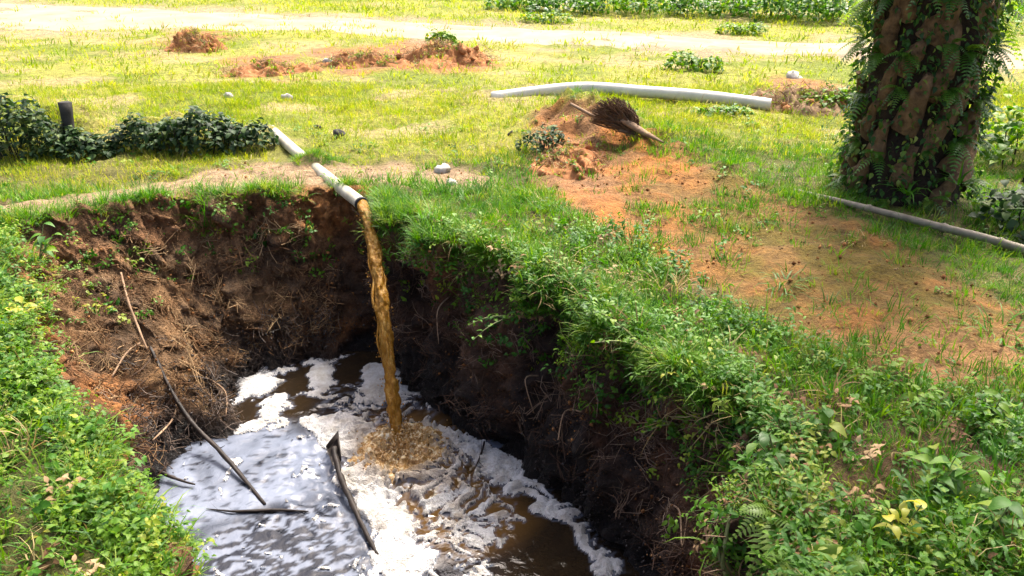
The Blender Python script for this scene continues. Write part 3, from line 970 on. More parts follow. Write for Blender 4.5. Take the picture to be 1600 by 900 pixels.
# far field
x, y = field_points(46000, -24, 20, 11.3, 42)
t, s_, patch, red, trk_ = cover(x, y)
dens = (1 - 0.90 * trk_) * (1 - 0.75 * red) * (0.45 + 0.55 * patch) * np.clip(1.2 - 0.03 * (y - 11), 0.35, 1) * (1 - .75 * sstep(0.15, 0.6, fbm(x * 0.8, y * 1.6, s=55)))
k = rng.random(len(x)) < dens
x, y = x[k], y[k]
instancer('far_grass', np.stack([x, y, H(x, y)], 1), eulers(up_dirs(len(x), 0.2), rng.uniform(0, 6.28, len(x))), rng.uniform(0.8, 1.7, len(x)) * (1 + 0.5 * sstep(14, 30, y)), np.where(rng.random(len(x)) < 0.03, 4, rng.integers(0, 4, len(x))),
          [(m_, M['field_grass']) for m_ in far_t] + [(dry_t[2], M['dry_grass'])], 'thin pale grass on both sides of the sandy track', 'grass')

# lush grass on the right bank and along the rim
STRIP_R = poly_z([(860, 200), (1000, 205), (1120, 270), (1260, 300), (1420, 345), (1600, 400), (1800, 450), (1800, 540), (1620, 520), (1540, 470), (1420, 415), (1290, 355), (1150, 300), (1000, 245)])
LEFTFG = poly_z([(-300, 350), (60, 352), (110, 400), (70, 470), (95, 560), (150, 650), (190, 740), (235, 830), (290, 900), (330, 1000), (-400, 1000)])
x, y = field_points(60000, -5, 6, 1.5, 9.5)
px, py, _ = to_px(x, y, 0 * x)
dl = soft(LUSH, x, y, 0.12) * sstep(1150, 900, px) * 0.95 + soft(LUSH, x, y, 0.12) * 0.30 + soft(STRIP_R, x, y, 0.15) * 0.55
t_, _s, _p, _r, _k = cover(x, y)
dl = dl * (1 - 0.97 * t_)
dl = np.maximum(dl, soft(LEFTFG, x, y, .1) * 0.22 * (0.4 + sstep(620, 480, py)))
dl = np.maximum(dl, (np.abs(poly_sd(RIMc, x, y) - 0.12) < 0.12) * 0.16 * (x < -1.2))
dl *= np.clip(0.6 + 0.7 * fbm(x * 2, y * 2, s=88), 0.1, 1)
k = rng.random(len(x)) < dl * 0.42
k &= np.hypot(x - TRUNK[0], y - TRUNK[1]) > 0.5
x, y = x[k], y[k]
inr = poly_sd(STRIP_R, x, y) < 0
sc = rng.uniform(0.6, 1.15, len(x)) * np.where(inr, 0.6, 1.0)
lu_p = [np.stack([x, y, H(x, y)], 1)]
lu_d = [up_dirs(len(x), 0.25)]
lu_s = [sc]
# grass leaning over the edge of the right bank
def wall_pick(n, u0, u1, s0, s1, push=0.0):
    ui = (rng.uniform(u0, u1, n) * NSUB).astype(int) % NU
    si = np.clip(np.searchsorted(S, rng.uniform(s0, s1, n)), 0, NS - 1)
    return loft_V[ui, si] + LN[ui, si] * push, LN[ui, si], S[si], ui / NSUB
p, nn, sv, uv = wall_pick(1700, 10.0, 15.2, -0.3, 0.20)
lu_p.append(p); lu_d.append(nn * 0.5 + np.array([0, 0, 1]) + up_dirs(len(p), 0.2) * 0.3); lu_s.append(rng.uniform(0.5, 1.0, len(p)))
p, nn, sv, uv = wall_pick(260, 3.6, 9.4, -0.3, 0.05)
lu_p.append(p); lu_d.append(nn * 0.3 + np.array([0, 0, 1.0])); lu_s.append(rng.uniform(0.5, 1.0, len(p)))
hc = on_z(494, 262)[:2]
hx_, hy_ = hc[0] + rng.normal(0, .13, 130), hc[1] + rng.normal(0, .10, 130)
lu_p.append(np.stack([hx_, hy_, H(hx_, hy_)], 1)); lu_d.append(up_dirs(130, .3)); lu_s.append(rng.uniform(.35, .65, 130))
lu_p, lu_d, lu_s = np.concatenate(lu_p), np.concatenate(lu_d), np.concatenate(lu_s)
instancer('bank_grass', lu_p, eulers(lu_d, rng.uniform(0, 6.28, len(lu_p))), lu_s, rng.integers(0, 5, len(lu_p)), [(m_, M['lush_grass']) for m_ in lush_t],
          'lush green grass growing along the rim of the pit', 'grass')

# leafy ground cover: left foreground
x, y = field_points(38000, -4.5, -0.6, 1.6, 6.2)
px, py, _ = to_px(x, y, 0 * x)
dl = soft(LEFTFG, x, y, 0.10) * (0.30 + 0.70 * sstep(400, 560, py)) * np.clip(0.55 + 0.9 * fbm(x * 3.2, y * 3.2, s=87), 0.08, 1)
k = rng.random(len(x)) < dl * 0.55
x, y = x[k], y[k]
cp, cd, cs_ = [np.stack([x, y, H(x, y)], 1)], [up_dirs(len(x), 0.3)], [rng.uniform(0.6, 1.25, len(x))]
p, nn, sv, uv = wall_pick(2300, 0.3, 4.4, -0.3, 0.75)
k = rng.random(len(p)) < np.clip(1.0 - sv * (0.7 + 0.5 * uv), 0.02, 1)
p, nn = p[k], nn[k]
cp.append(p); cd.append(nn * 0.6 + np.array([0, 0, 1.0]) + up_dirs(len(p), .2) * .2); cs_.append(rng.uniform(0.7, 1.2, len(p)))
cp, cd, cs_ = np.concatenate(cp), np.concatenate(cd), np.concatenate(cs_)
instancer('ground_cover', cp, eulers(cd, rng.uniform(0, 6.28, len(cp))), cs_, rng.choice(12, len(cp), p=[.08, .08, .08, .08, .08, .08, .08, .08, .15, .12, .07, .02]), [(m_, M['cover']) for m_ in cover_t + weed_t] + [(m_, M['bank_leaf']) for m_ in round_t[:1]] + [(mix_grass[0], M['cover']), (mix_grass[1], M['lush_grass']), (weed_t[1], M['lush_grass']), (tiny_t[0], M['yellow_leaf'])],
          'dense small-leaved ground cover on the near bank beside the foamy pool', 'ground cover')

# leafy weeds: right bank
x, y = field_points(40000, -0.8, 5.0, 1.5, 5.6)
px, py, _ = to_px(x, y, 0 * x)
dl = soft(LUSH, x, y, 0.15) * sstep(760, 1050, px) * np.clip(0.50 + 1.1 * fbm(x * 2.2, y * 2.2, s=89), 0.03, 1)
k = rng.random(len(x)) < dl * 0.42
x, y = x[k], y[k]
cp, cd, cs_ = [np.stack([x, y, H(x, y)], 1)], [up_dirs(len(x), 0.35)], [rng.uniform(0.6, 1.2, len(x))]
p, nn, sv, uv = wall_pick(2100, 11.4, 18.0, -0.25, 0.42)
k = rng.random(len(p)) < np.clip(1 - sv * 1.9, 0.08, 1) * np.clip(0.3 + (uv - 11) * 0.18, 0, 1)
p, nn = p[k], nn[k]
cp.append(p); cd.append(nn * 0.8 + np.array([0, 0, 0.8]) + up_dirs(len(p), .2) * .2); cs_.append(rng.uniform(0.5, 1.1, len(p)))
cp, cd, cs_ = np.concatenate(cp), np.concatenate(cd), np.concatenate(cs_)
instancer('bank_weeds', cp, eulers(cd, rng.uniform(0, 6.28, len(cp))), cs_, rng.integers(0, 13, len(cp)), [(m_, M['bank_leaf']) for m_ in bank_t + round_t] + [(m_, M['lush_grass']) for m_ in mix_grass + weed_t[:2]] + [(weed_t[2], M['cover'])],
          'tangled leafy green weeds covering the steep bank on the far side of the pool', 'weeds')
p, nn, sv, uv = wall_pick(160, 11.0, 17.5, -0.3, 0.3, 0.02)
x, y = field_points(3000, -4.5, 5.0, 1.6, 5.5)
k = rng.random(len(x)) < 0.25 * np.maximum(soft(LUSH, x, y, .1), soft(LEFTFG, x, y, .1))
x, y = x[k], y[k]
cp, cd = np.concatenate([p, np.stack([x, y, H(x, y) + .03], 1)]), np.concatenate([nn + up_dirs(len(p), .3) * .4, up_dirs(len(x), .5)])
instancer('dead_leaves', cp, eulers(cd, rng.uniform(0, 6.28, len(cp))), rng.uniform(.7, 1.3, len(cp)), rng.integers(0, 3, len(cp)), [(cover_t[1], M['dry']), (dry_t[1], M['dry_grass']), (mix_grass[2], M['dry_grass'])],
          'dry brown leaves and bleached blades among the green weeds', 'dead leaves')
# tiny weeds everywhere: trail, wall tops, strip
x, y = field_points(6000, -5, 6, 1.6, 9.0)
t, s_, patch, red, trk_ = cover(x, y)
k = rng.random(len(x)) < (0.25 * t * patch + 0.2 * (1 - t)) * (1 - .7 * s_)
x, y = x[k], y[k]
cp, cd = [np.stack([x, y, H(x, y)], 1)], [up_dirs(len(x), 0.3)]
p, nn, sv, uv = wall_pick(420, 3.5, 16.0, 0.0, 0.55)
cp.append(p); cd.append(nn + np.array([0, 0, 0.5]))
cp, cd = np.concatenate(cp), np.concatenate(cd)
instancer('seedlings', cp, eulers(cd, rng.uniform(0, 6.28, len(cp))), rng.uniform(0.7, 1.5, len(cp)), rng.integers(0, 4, len(cp)), [(m_, M['bank_leaf']) for m_ in tiny_t[:3]] + [(tiny_t[3], M['cover'])],
          'tiny weed seedlings dotted over the trodden soil and pit walls', 'weeds')

# crumbs and small clods of earth
def crumb(seed, n, spread):
    r2 = random.Random(seed); mb = MB()
    for _ in range(n):
        sz_ = r2.uniform(.002, .006) if r2.random() < .92 else r2.uniform(.006, .012)
        c0 = Vector((r2.gauss(0, spread), r2.gauss(0, spread), sz_ * .3))
        V_ = [c0 + Vector(q) * sz_ * r2.uniform(.7, 1.3) for q in ((1, 0, 0), (-.5, .87, 0), (-.5, -.87, 0), (.3, .2, 1), (0, 0, -1))]
        mb.add(V_, [], [(0, 1, 3), (1, 2, 3), (2, 0, 3), (1, 0, 4), (2, 1, 4), (0, 2, 4)])
    return mb.mesh('crumb', smooth=False)
cr_t = [crumb(340 + i, 7, .05) for i in range(4)]
x, y = field_points(9000, -5, 6, 1.8, 9.5)
t, s_, patch, red, trk_ = cover(x, y)
k = rng.random(len(x)) < np.maximum(np.maximum(t * .45, s_ * .3), red * .8)
x, y = x[k], y[k]
pw, nw, sv, uv = wall_pick(5200, 3.2, 17.5, 0.02, 0.97)
k = rng.random(len(pw)) < np.where(uv > 9.6, 0.75, 1.0)
pw, nw, uv = pw[k], nw[k], uv[k]
cpp = np.concatenate([np.stack([x, y, H(x, y)], 1), pw]); cdd = np.concatenate([up_dirs(len(x), .1), nw])
low_ = cpp[:, 2] < ZW + 0.32
cid = np.where(low_, 3, np.where(np.arange(len(cpp)) < len(x), np.where(rng.random(len(cpp)) < .75, 0, 1), np.where(rng.random(len(cpp)) < .15, 0, 2)))
M['crumb_red'] = leaf_mat('crumb_red', [(0, (0.13, .055, .02)), (1, (.34, .16, .06))], 0.0, .95, .1)
M['crumb_tan'] = leaf_mat('crumb_tan', [(0, (0.14, .09, .04)), (1, (.32, .22, .11))], 0.0, .95, .1)
M['crumb_brown'] = leaf_mat('crumb_brown', [(0, (0.06, .035, .02)), (1, (.22, .12, .06))], 0.0, .95, .1)
M['crumb_wet'] = leaf_mat('crumb_wet', [(0, (0.010, .008, .008)), (1, (.04, .03, .026))], 0.0, .35, .4)
instancer('soil_crumbs', cpp, eulers(cdd, rng.uniform(0, 6.28, len(cpp))), rng.uniform(.6, 1.5, len(cpp)), cid, [(cr_t[0], M['crumb_red']), (cr_t[1], M['crumb_tan']), (cr_t[2], M['crumb_brown']), (cr_t[3], M['crumb_wet'])],
          'crumbs and small clods of earth on the trodden soil and the pit walls', 'soil')

# dry litter and roots on the pit walls
def litter(seed, n, lmin, lmax, r0, curl):
    r = random.Random(seed)
    mb = MB()
    for _ in range(n):
        L_ = r.uniform(lmin, lmax)
        a, e = r.random() * 6.283, r.gauss(0, 0.35)
        d = Vector((math.cos(a) * math.cos(e), math.sin(a) * math.cos(e), math.sin(e)))
        b = Vector((r.gauss(0, 0.04), r.gauss(0, 0.04), r.uniform(0, 0.02)))
        sd = Vector((-d.y, d.x, r.uniform(-.5, .5))) * curl * r.uniform(-1, 1)
        pts = [b + d * L_ * t + sd * L_ * (t * t) for t in (-.5, 0, .5)]
        mb.tube(pts, [r0 * r.uniform(.5, 1.1)] * 2 + [r0 * 0.4], 3, False)
    return mb.mesh('litter')
lit = [litter(300 + i, 9, 0.05, 0.16, 0.0028, 0.5) for i in range(5)]
p, nn, sv, uv = wall_pick(1000, 3.2, 9.0, 0.12, 0.98, 0.005)
k = rng.random(len(p)) < np.clip(-0.05 + sv * 1.1, 0, 1)
p, nn = p[k], nn[k]
instancer('dry_litter', p, eulers(nn + up_dirs(len(p), .15) * .2, rng.uniform(0, 6.28, len(p))), rng.uniform(0.6, 1.3, len(p)), np.where(p[:, 2] < ZW + rng.uniform(.05, .55, len(p)), 5, 0) + rng.integers(0, 5, len(p)), [(m_, M['dry']) for m_ in lit] + [(m_, M['wet_twig']) for m_ in lit],
          'dry brown twigs and straw littering the sloping muddy bank', 'plant litter')
lit2 = [litter(320 + i, 6, 0.06, 0.20, 0.0026, 1.1) for i in range(5)]
p, nn, sv, uv = wall_pick(900, 9.6, 17.5, 0.10, 0.85, 0.01)
instancer('fine_roots', p, eulers(nn, rng.uniform(0, 6.28, len(p))), rng.uniform(0.5, 1.2, len(p)), rng.integers(0, 5, len(p)), [(m_, M['root']) for m_ in lit2],
          'fine pale roots poking out of the dark steep pit wall', 'roots')

x, y = field_points(2700, -10, 22, 16.5, 34)
px, py, _ = to_px(x, y, 0 * x)
line = np.interp(px, [-200, 300, 780, 1330, 1900], [-60, -40, 8, 30, 60]) + 14 * fbm(x * .5, y * .5, s=99)
k = (py < line) & (rng.random(len(x)) < 0.85)
x, y = x[k], y[k]
instancer('undergrowth', np.stack([x, y, H(x, y)], 1), eulers(up_dirs(len(x), .3), rng.uniform(0, 6.28, len(x))), rng.uniform(1.6, 3.6, len(x)), rng.integers(0, 8, len(x)),
          [(m_, M['bank_leaf']) for m_ in bank_t + round_t] + [(lush_t[0], M['lush_grass'])], 'dark green undergrowth along the far side of the field', 'undergrowth')
# ------------------------------------------------------------------ things
ALLV = loft_V.reshape(-1, 3)
_pp = to_px(ALLV[:, 0], ALLV[:, 1], ALLV[:, 2])
def bank(px, py, up=0.0):
    """the point of the pit wall seen at this place of the photograph"""
    d = np.hypot(_pp[0] - px, _pp[1] - py)
    c = np.where(d < max(7.0, d.min() + 0.5))[0]
    i = c[np.argmin(_pp[2][c])]
    return Vector(ALLV[i]) + Vector(LN.reshape(-1, 3)[i]) * up

def gnd(px, py, up=0.0):
    """the same on open ground: iterate on the height"""
    z = 0.0
    for _ in range(8):
        p = on_z(px, py, z)
        z = float(H(p[0], p[1]))
    return Vector((p[0], p[1], z + up))

# ---- discharge pipe
A, D = on_z(424, 203, 0.07), on_z(566, 319, 0.02)
axis = Vector(D - A).normalized()
pipe = empty('discharge_pipe', tuple(A))
tag(pipe, 'weathered cream plastic pipe sticking out over the pit, pouring brown water', 'pipe')
def relp(p, base): return tuple(np.array(p, float) - np.array(base, float))
mb = MB()
L0 = (Vector(D) - Vector(A)).length
pts = [Vector((0, 0, 0)) + axis * (L0 * t) + Vector((0, 0, -0.02 * math.sin(t * 3.1))) for t in np.linspace(0, 1, 14)]
R_out, R_in = 0.050, 0.043
mb.tube(pts, R_out, 20, cap=False)
body = mb.obj('pipe_body', M['pvc'], pipe)
mb = MB(); mb.tube([pts[-1] - axis * 0.30, pts[-1] - axis * 0.002], R_in, 20, cap=True)
mb.obj('bore', M['black'], pipe)
mb = MB()
mb.tube([pts[-1] - axis * 0.022, pts[-1] - axis * 0.020, pts[-1] + axis * 0.006, pts[-1] + axis * 0.0065], [R_in, R_out + 0.005, R_out + 0.005, R_in], 20, cap=False)
mb.obj('outlet_ring', M['black'], pipe)

# ---- the falling water
def jet_mat():
    m, nt, p = new_mat('brown_water_jet')
    nz = noise_node(nt, 34, 5, 0.7)
    mp = N(nt, 'ShaderNodeMapping')
    mp.inputs['Scale'].default_value = (1, 1, 0.3)
    nt.links.new(nz.inputs['Vector'].links[0].from_socket, mp.inputs[0])
    nt.links.new(mp.outputs[0], nz.inputs['Vector'])
    r = ramp(nt, [(0.30, (0.20, 0.08, 0.008)), (0.50, (0.42, 0.20, 0.022)), (0.64, (0.58, 0.34, 0.08)), (0.78, (0.74, 0.56, 0.28))])  # pale stops paint highlights into the amber
    nt.links.new(nz.outputs[0], r.inputs[0])
    nt.links.new(r.outputs[0], p.inputs['Base Color'])
    p.inputs['Roughness'].default_value = 0.28
    p.inputs['IOR'].default_value = 1.36
    p.inputs['Specular IOR Level'].default_value = 0.45
    nb = noise_node(nt, 75, 3, 0.6)
    bump(nt, p, nb.outputs[0], 0.8, 0.012)
    tr = N(nt, 'ShaderNodeBsdfTranslucent')
    nt.links.new(r.outputs[0], tr.inputs[0])
    mx = N(nt, 'ShaderNodeMixShader')
    mx.inputs[0].default_value = 0.35
    p.inputs['Transmission Weight'].default_value = 0.0
    nt.links.new(p.outputs[0], mx.inputs[1]); nt.links.new(tr.outputs[0], mx.inputs[2])
    nt.links.new(mx.outputs[0], nt.nodes['Material Output'].inputs[0])
    return m
M['jet'] = jet_mat()
Dv, Hv = np.array(pts[-1]) + A, np.array([HIT[0], HIT[1], ZW])
def jet_pt(t):
    b = 0.10 * math.sin(math.pi * min(1, t * 1.0)) * (1 - t)
    return np.array([Dv[0] + (Hv[0] - Dv[0]) * t + b * 0.35, Dv[1] + (Hv[1] - Dv[1]) * t - b * 0.25, Dv[2] + (ZW - Dv[2]) * (0.16 * t + 0.84 * t * t)])
jn, js = 190, 26
ts = np.linspace(-0.03, 1.015, jn)
JV = []
for i, t in enumerate(ts):
    c, d = jet_pt(max(t, 0)) if t >= 0 else Dv + np.array(axis) * (t * 1.2), Vector(jet_pt(min(t + .01, 1.05)) - jet_pt(t - .01)).normalized()
    a = d.cross(Vector((0, 1, 0.2))).normalized()
    b_ = a.cross(d).normalized()
    base = 0.040 + 0.004 * math.sin(min(t, 1) * 2.5) - 0.005 * t
    ss_ = np.linalg.norm(c - Dv)
    for k in range(js):
        th = 2 * math.pi * k / js
        ux, uy = math.cos(th), math.sin(th)
        grow = min(1, max(0.05, (t + .03) * 6))
        nn_ = float(fbm(np.array([ux * 1.7 + 5]), np.array([uy * 1.7]), np.array([ss_ * 9.0]), s=201, o=3)[0])
        n3_ = float(fbm(np.array([ux * 3.2]), np.array([uy * 3.2]), np.array([ss_ * 24.0]), s=205, o=2, g=.7)[0])
        r = base * (1 + grow * (0.24 * nn_ + 0.30 * n3_))
        JV.append(c + np.array(a) * ux * r + np.array(b_) * uy * r)
Ij = np.arange(jn * js).reshape(jn, js)
JQ = np.stack([Ij[:-1], np.roll(Ij, -1, 1)[:-1], np.roll(Ij, -1, 1)[1:], Ij[1:]], -1).reshape(-1, 4)
jet = empty('water_jet', tuple(Hv))
tag(jet, 'amber brown column of water falling from the pipe into the pit', 'water jet')
link('stream', mesh_np('stream', np.array(JV) - Hv, JQ), M['jet'], jet)

def blob(mb, c, r, rnd, lat=3, lon=5):
    V, Q, T = [(c[0], c[1], c[2] + r)], [], []
    for i in range(1, lat):
        ph = math.pi * i / lat
        for k in range(lon):
            th = 2 * math.pi * k / lon
            rr = r * rnd.uniform(0.75, 1.2)
            V.append((c[0] + rr * math.sin(ph) * math.cos(th), c[1] + rr * math.sin(ph) * math.sin(th), c[2] + rr * math.cos(ph)))
    V.append((c[0], c[1], c[2] - r))
    for k in range(lon):
        T.append((0, 1 + k, 1 + (k + 1) % lon))
        T.append((len(V) - 1, 1 + (lat - 2) * lon + (k + 1) % lon, 1 + (lat - 2) * lon + k))
    for i in range(lat - 2):
        for k in range(lon):
            Q.append((1 + i * lon + k, 1 + (i + 1) * lon + k, 1 + (i + 1) * lon + (k + 1) % lon, 1 + i * lon + (k + 1) % lon))
    mb.add(V, Q, T)
r_ = random.Random(5)
for q_ in range(7):
    a0, tw, o0, t0_ = r_.random() * 6.283, r_.uniform(-3, 3), r_.uniform(.036, .050), r_.uniform(.12, .5)
    tt_ = np.linspace(t0_, min(1, t0_ + r_.uniform(.25, .5)), 26)
    P_ = [jet_pt(t) - Hv + np.array([math.cos(a0 + tw * t), math.sin(a0 + tw * t), 0]) * o0 * (1 + .25 * math.sin(t * 40 + a0)) for t in tt_]
    mb = MB(); mb.tube(P_, [.003 + .007 * math.sin(math.pi * k / 25) * r_.uniform(.4, 1.2) for k in range(26)], 6)
    mb.obj('strand', M['jet'], jet)
mb = MB()
for _ in range(260):
    t = r_.random() ** 0.7
    c = jet_pt(t) - Hv
    a = r_.random() * 6.283
    q = 0.045 + abs(r_.gauss(0, 0.022))
    blob(mb, (c[0] + math.cos(a) * q, c[1] + math.sin(a) * q, c[2]), r_.uniform(0.002, 0.007), r_)
mb.obj('droplets', M['jet'], jet)['kind'] = 'stuff'

# boiling water where the jet strikes
nr, na = 70, 150
SV = []
sc0 = np.array([HIT[0] + 0.04, HIT[1] - 0.10])
for i in range(nr):
    rr = 0.46 * i / (nr - 1)
    th = np.linspace(0, 2 * np.pi, na, endpoint=False)
    X, Y = sc0[0] + rr * np.cos(th) * 0.95, sc0[1] + rr * np.sin(th) * 1.05
    e = math.exp(-(rr / 0.20) ** 2)
    Z = ZW + 0.004 - 0.05 * sstep(0.24, 0.46, rr) + e * (0.030 + 0.060 * fbm(X * 13, Y * 13, s=221, o=5, g=.6)) + 0.035 * (1 - np.abs(vnoise(X * 17, Y * 17, s=223))) ** 2 * (1 - sstep(0.2, 0.44, rr)) + 0.02 * fbm(X * 40, Y * 40, s=225, o=2) * e
    SV.append(np.stack([X, Y, Z], 1))
SV = np.concatenate(SV)
Is = np.arange(nr * na).reshape(nr, na)
SQ = np.stack([Is[:-1], np.roll(Is, -1, 1)[:-1], np.roll(Is, -1, 1)[1:], Is[1:]], -1).reshape(-1, 4)[:, ::-1]
def splash_mat():
    m, nt, p = new_mat('splash_froth')
    nz = noise_node(nt, 26, 5, 0.7, dist=0.7)
    r = ramp(nt, [(0.36, (0.13, 0.06, 0.014)), (0.50, (0.38, 0.21, 0.06)), (0.60, (0.66, 0.52, 0.30)), (0.72, (0.82, 0.78, 0.66))])
    nt.links.new(nz.outputs[0], r.inputs[0])
    nt.links.new(r.outputs[0], p.inputs['Base Color'])
    p.inputs['Roughness'].default_value = 0.25
    bump(nt, p, nz.outputs[0], 0.8, 0.02)
    return m
M['splash'] = splash_mat()
spl = empty('splash', (sc0[0], sc0[1], ZW))
tag(spl, 'boiling tan froth where the falling brown water strikes the pool', 'splash')
link('froth', mesh_np('froth', SV - np.array([sc0[0], sc0[1], ZW]), SQ), M['splash'], spl)
mb = MB()
for _ in range(420):
    a, q = r_.random() * 6.283, abs(r_.gauss(0, 0.17))
    blob(mb, (math.cos(a) * q, math.sin(a) * q, 0.02 + abs(r_.gauss(0, 0.09)) * math.exp(-q * 4)), r_.uniform(0.002, 0.008), r_)
mb.obj('droplets', M['splash'], spl)['kind'] = 'stuff'

# ---- white pipe across the field
wp = [gnd(px, py) for px, py in [(768, 149), (900, 152), (1000, 156), (1100, 163), (1203, 172)]]
wpts = catmull([(p.x, p.y, p.z + h) for p, h in zip(wp, (0.0, 0.10, 0.10, 0.09, 0.05))], 6)
base = wpts[0]
o = empty('field_pipe', tuple(base))
tag(o, 'long white pipe lying across the sunny grass beyond the spoil mound', 'pipe')
mb = MB(); mb.tube([p - base for p in wpts], 0.072, 18, cap=True); mb.obj('pipe_body', M['white_pipe'], o)

# ---- thin pole by the palm
pp_ = [gnd(px, py, h) for px, py, h in [(1240, 300, 0.0), (1335, 327, 0.03), (1450, 360, 0.045), (1560, 391, 0.05), (1700, 432, 0.04)]]
cp_ = catmull([tuple(p) for p in pp_], 5)
mb = MB()
mb.tube([p - cp_[0] for p in cp_], list(np.linspace(0.020, 0.033, len(cp_))), 12, wob=0.03, seed=3)
o = empty('pole', tuple(cp_[0]))
tag(o, 'thin grey pole lying in the grass in front of the palm trunk', 'pole')
mb.obj('shaft', M['grey_pipe'], o)
for k in (6, 11, 15):
    q = cp_[k] - cp_[0]; d = cp_[k + 1] - cp_[k]; d /= np.linalg.norm(d)
    mb = MB(); mb.tube([q - d * .02, q, q + d * .02], [0.022 + .0006 * k, 0.028 + .0006 * k, 0.022 + .0006 * k], 12, cap=False)
    mb.obj('joint', M['grey_pipe'], o)

# ---- dead palm butt with its fibres, thrown on the spoil mound
b0 = gnd(985, 222)
yb = b0.y
def at_y(px, py, dy=0.0): return Vector(on_y(px, py, yb + dy))
o = empty('dead_frond', tuple(b0))
tag(o, 'dead palm frond butt with a fan of brown fibres on the spoil mound', 'palm frond')
def stalk(name, P, R, squash, mat):
    mb = MB(); mb.tube([p - b0 for p in P], R, 9, wob=0.12, seed=8, squash=squash); return mb.obj(name, mat, o)
stalk('stalk', [at_y(891, 162, .1), at_y(920, 178, .05), at_y(962, 198, .0), at_y(1002, 220, -.05)], [0.016, 0.022, 0.026, 0.018], 0.8, M['husk'])
stalk('stalk', [at_y(955, 176, .05), at_y(978, 190, -.03), at_y(1006, 207, -.10), gnd(1036, 228, .03)], [0.04, 0.055, 0.045, 0.012], 0.6, M['husk'])
mb = MB()
apex = at_y(990, 206, 0.02) - b0
for _ in range(420):
    ea = r_.uniform(-.15, 2.7); eq = r_.uniform(.55, 1.0)
    e = at_y(958 - 38 * math.cos(ea) * eq, 186 - 36 * math.sin(ea) * eq, r_.uniform(-.12, .2)) - b0
    s0 = apex + Vector((r_.gauss(0, .03), r_.gauss(0, .03), r_.gauss(0, .015)))
    mid = (s0 + e) / 2 + Vector((r_.gauss(0, .03), r_.gauss(0, .03), r_.gauss(0.02, .02)))
    mb.tube([s0, mid, e], [0.008, 0.006, 0.003], 3, False)
fb = mb.obj('fibres', simple_mat('fibre', (0.04, 0.024, 0.016), (0.20, 0.12, 0.075), 14, 0.9, 0), o)
fb['kind'] = 'stuff'

# ---- stones
def rock_mesh(seed, r, sq=0.65):
    r2 = random.Random(seed)
    mb = MB(); blob(mb, (0, 0, 0), 1.0, r2, 6, 9)
    V = np.array(mb.v) * np.array([r, r * r2.uniform(.7, 1), r * sq])
    V += 0.2 * r * np.stack([fbm(V[:, 0] / r * 1.5, V[:, 1] / r * 1.5, V[:, 2] / r * 1.5, s=seed + i, o=2) for i in range(3)], 1)
    mb.v = [tuple(v) for v in V]
    return mb.mesh('stone', smooth=False)
for i, (px, py, r, mt, lab) in enumerate([
    (513, 101, 0.10, 'stone', 'white upright stone on the red soil patch before the track'),
    (358, 152, 0.085, 'stone', 'small white stone in the sunny grass behind the dark hedge'),
    (449, 155, 0.105, 'stone', 'white stone with a dark underside above the pipe'),
    (692, 268, 0.085, 'stone', 'pale lump of stone, larger of two on the bare strip behind the pit'),
    (705, 288, 0.065, 'stone', 'pale lump of stone, smaller of two on the bare strip behind the pit'),
    (1240, 122, 0.13, 'stone', 'pale boulder on top of the brown heap at the end of the white pipe'),
    (531, 213, 0.10, 'dark_stone', 'blackish lump in the grass to the right of the buried pipe'),
    (497, 202, 0.06, 'dark_stone', 'small blackish lump in the grass close to the end of the dark hedge'),
    (796, 212, 0.06, 'dark_stone', 'flat dark chip in the grass to the left of the spoil mound')]):
    p = gnd(px, py, r * 0.12)
    r *= 0.85
    so_ = link('stone', rock_mesh(400 + i, r, 1.0 if 'upright' in lab else (0.3 if 'chip' in lab else 0.65)), M[mt], loc=p)
    so_.rotation_euler = (0.1 * i, 0.05 * i, i * 1.3)
    tag(so_, lab, 'stone')

sp_ = gnd(108, 235)
mb = MB(); mb.tube([(0, 0, -.05), (.01, 0, .2), (.02, 0, .36), (.02, .01, .45), (.02, .01, .455)], [.055, .055, .055, .058, .04], 7, wob=.15, seed=4)
tag(mb.obj('stump', M['dark_stone'], loc=sp_ + Vector((0, .05, 0)), smooth=False), 'black stub standing above the leaves of the hedge at the left edge', 'stump')

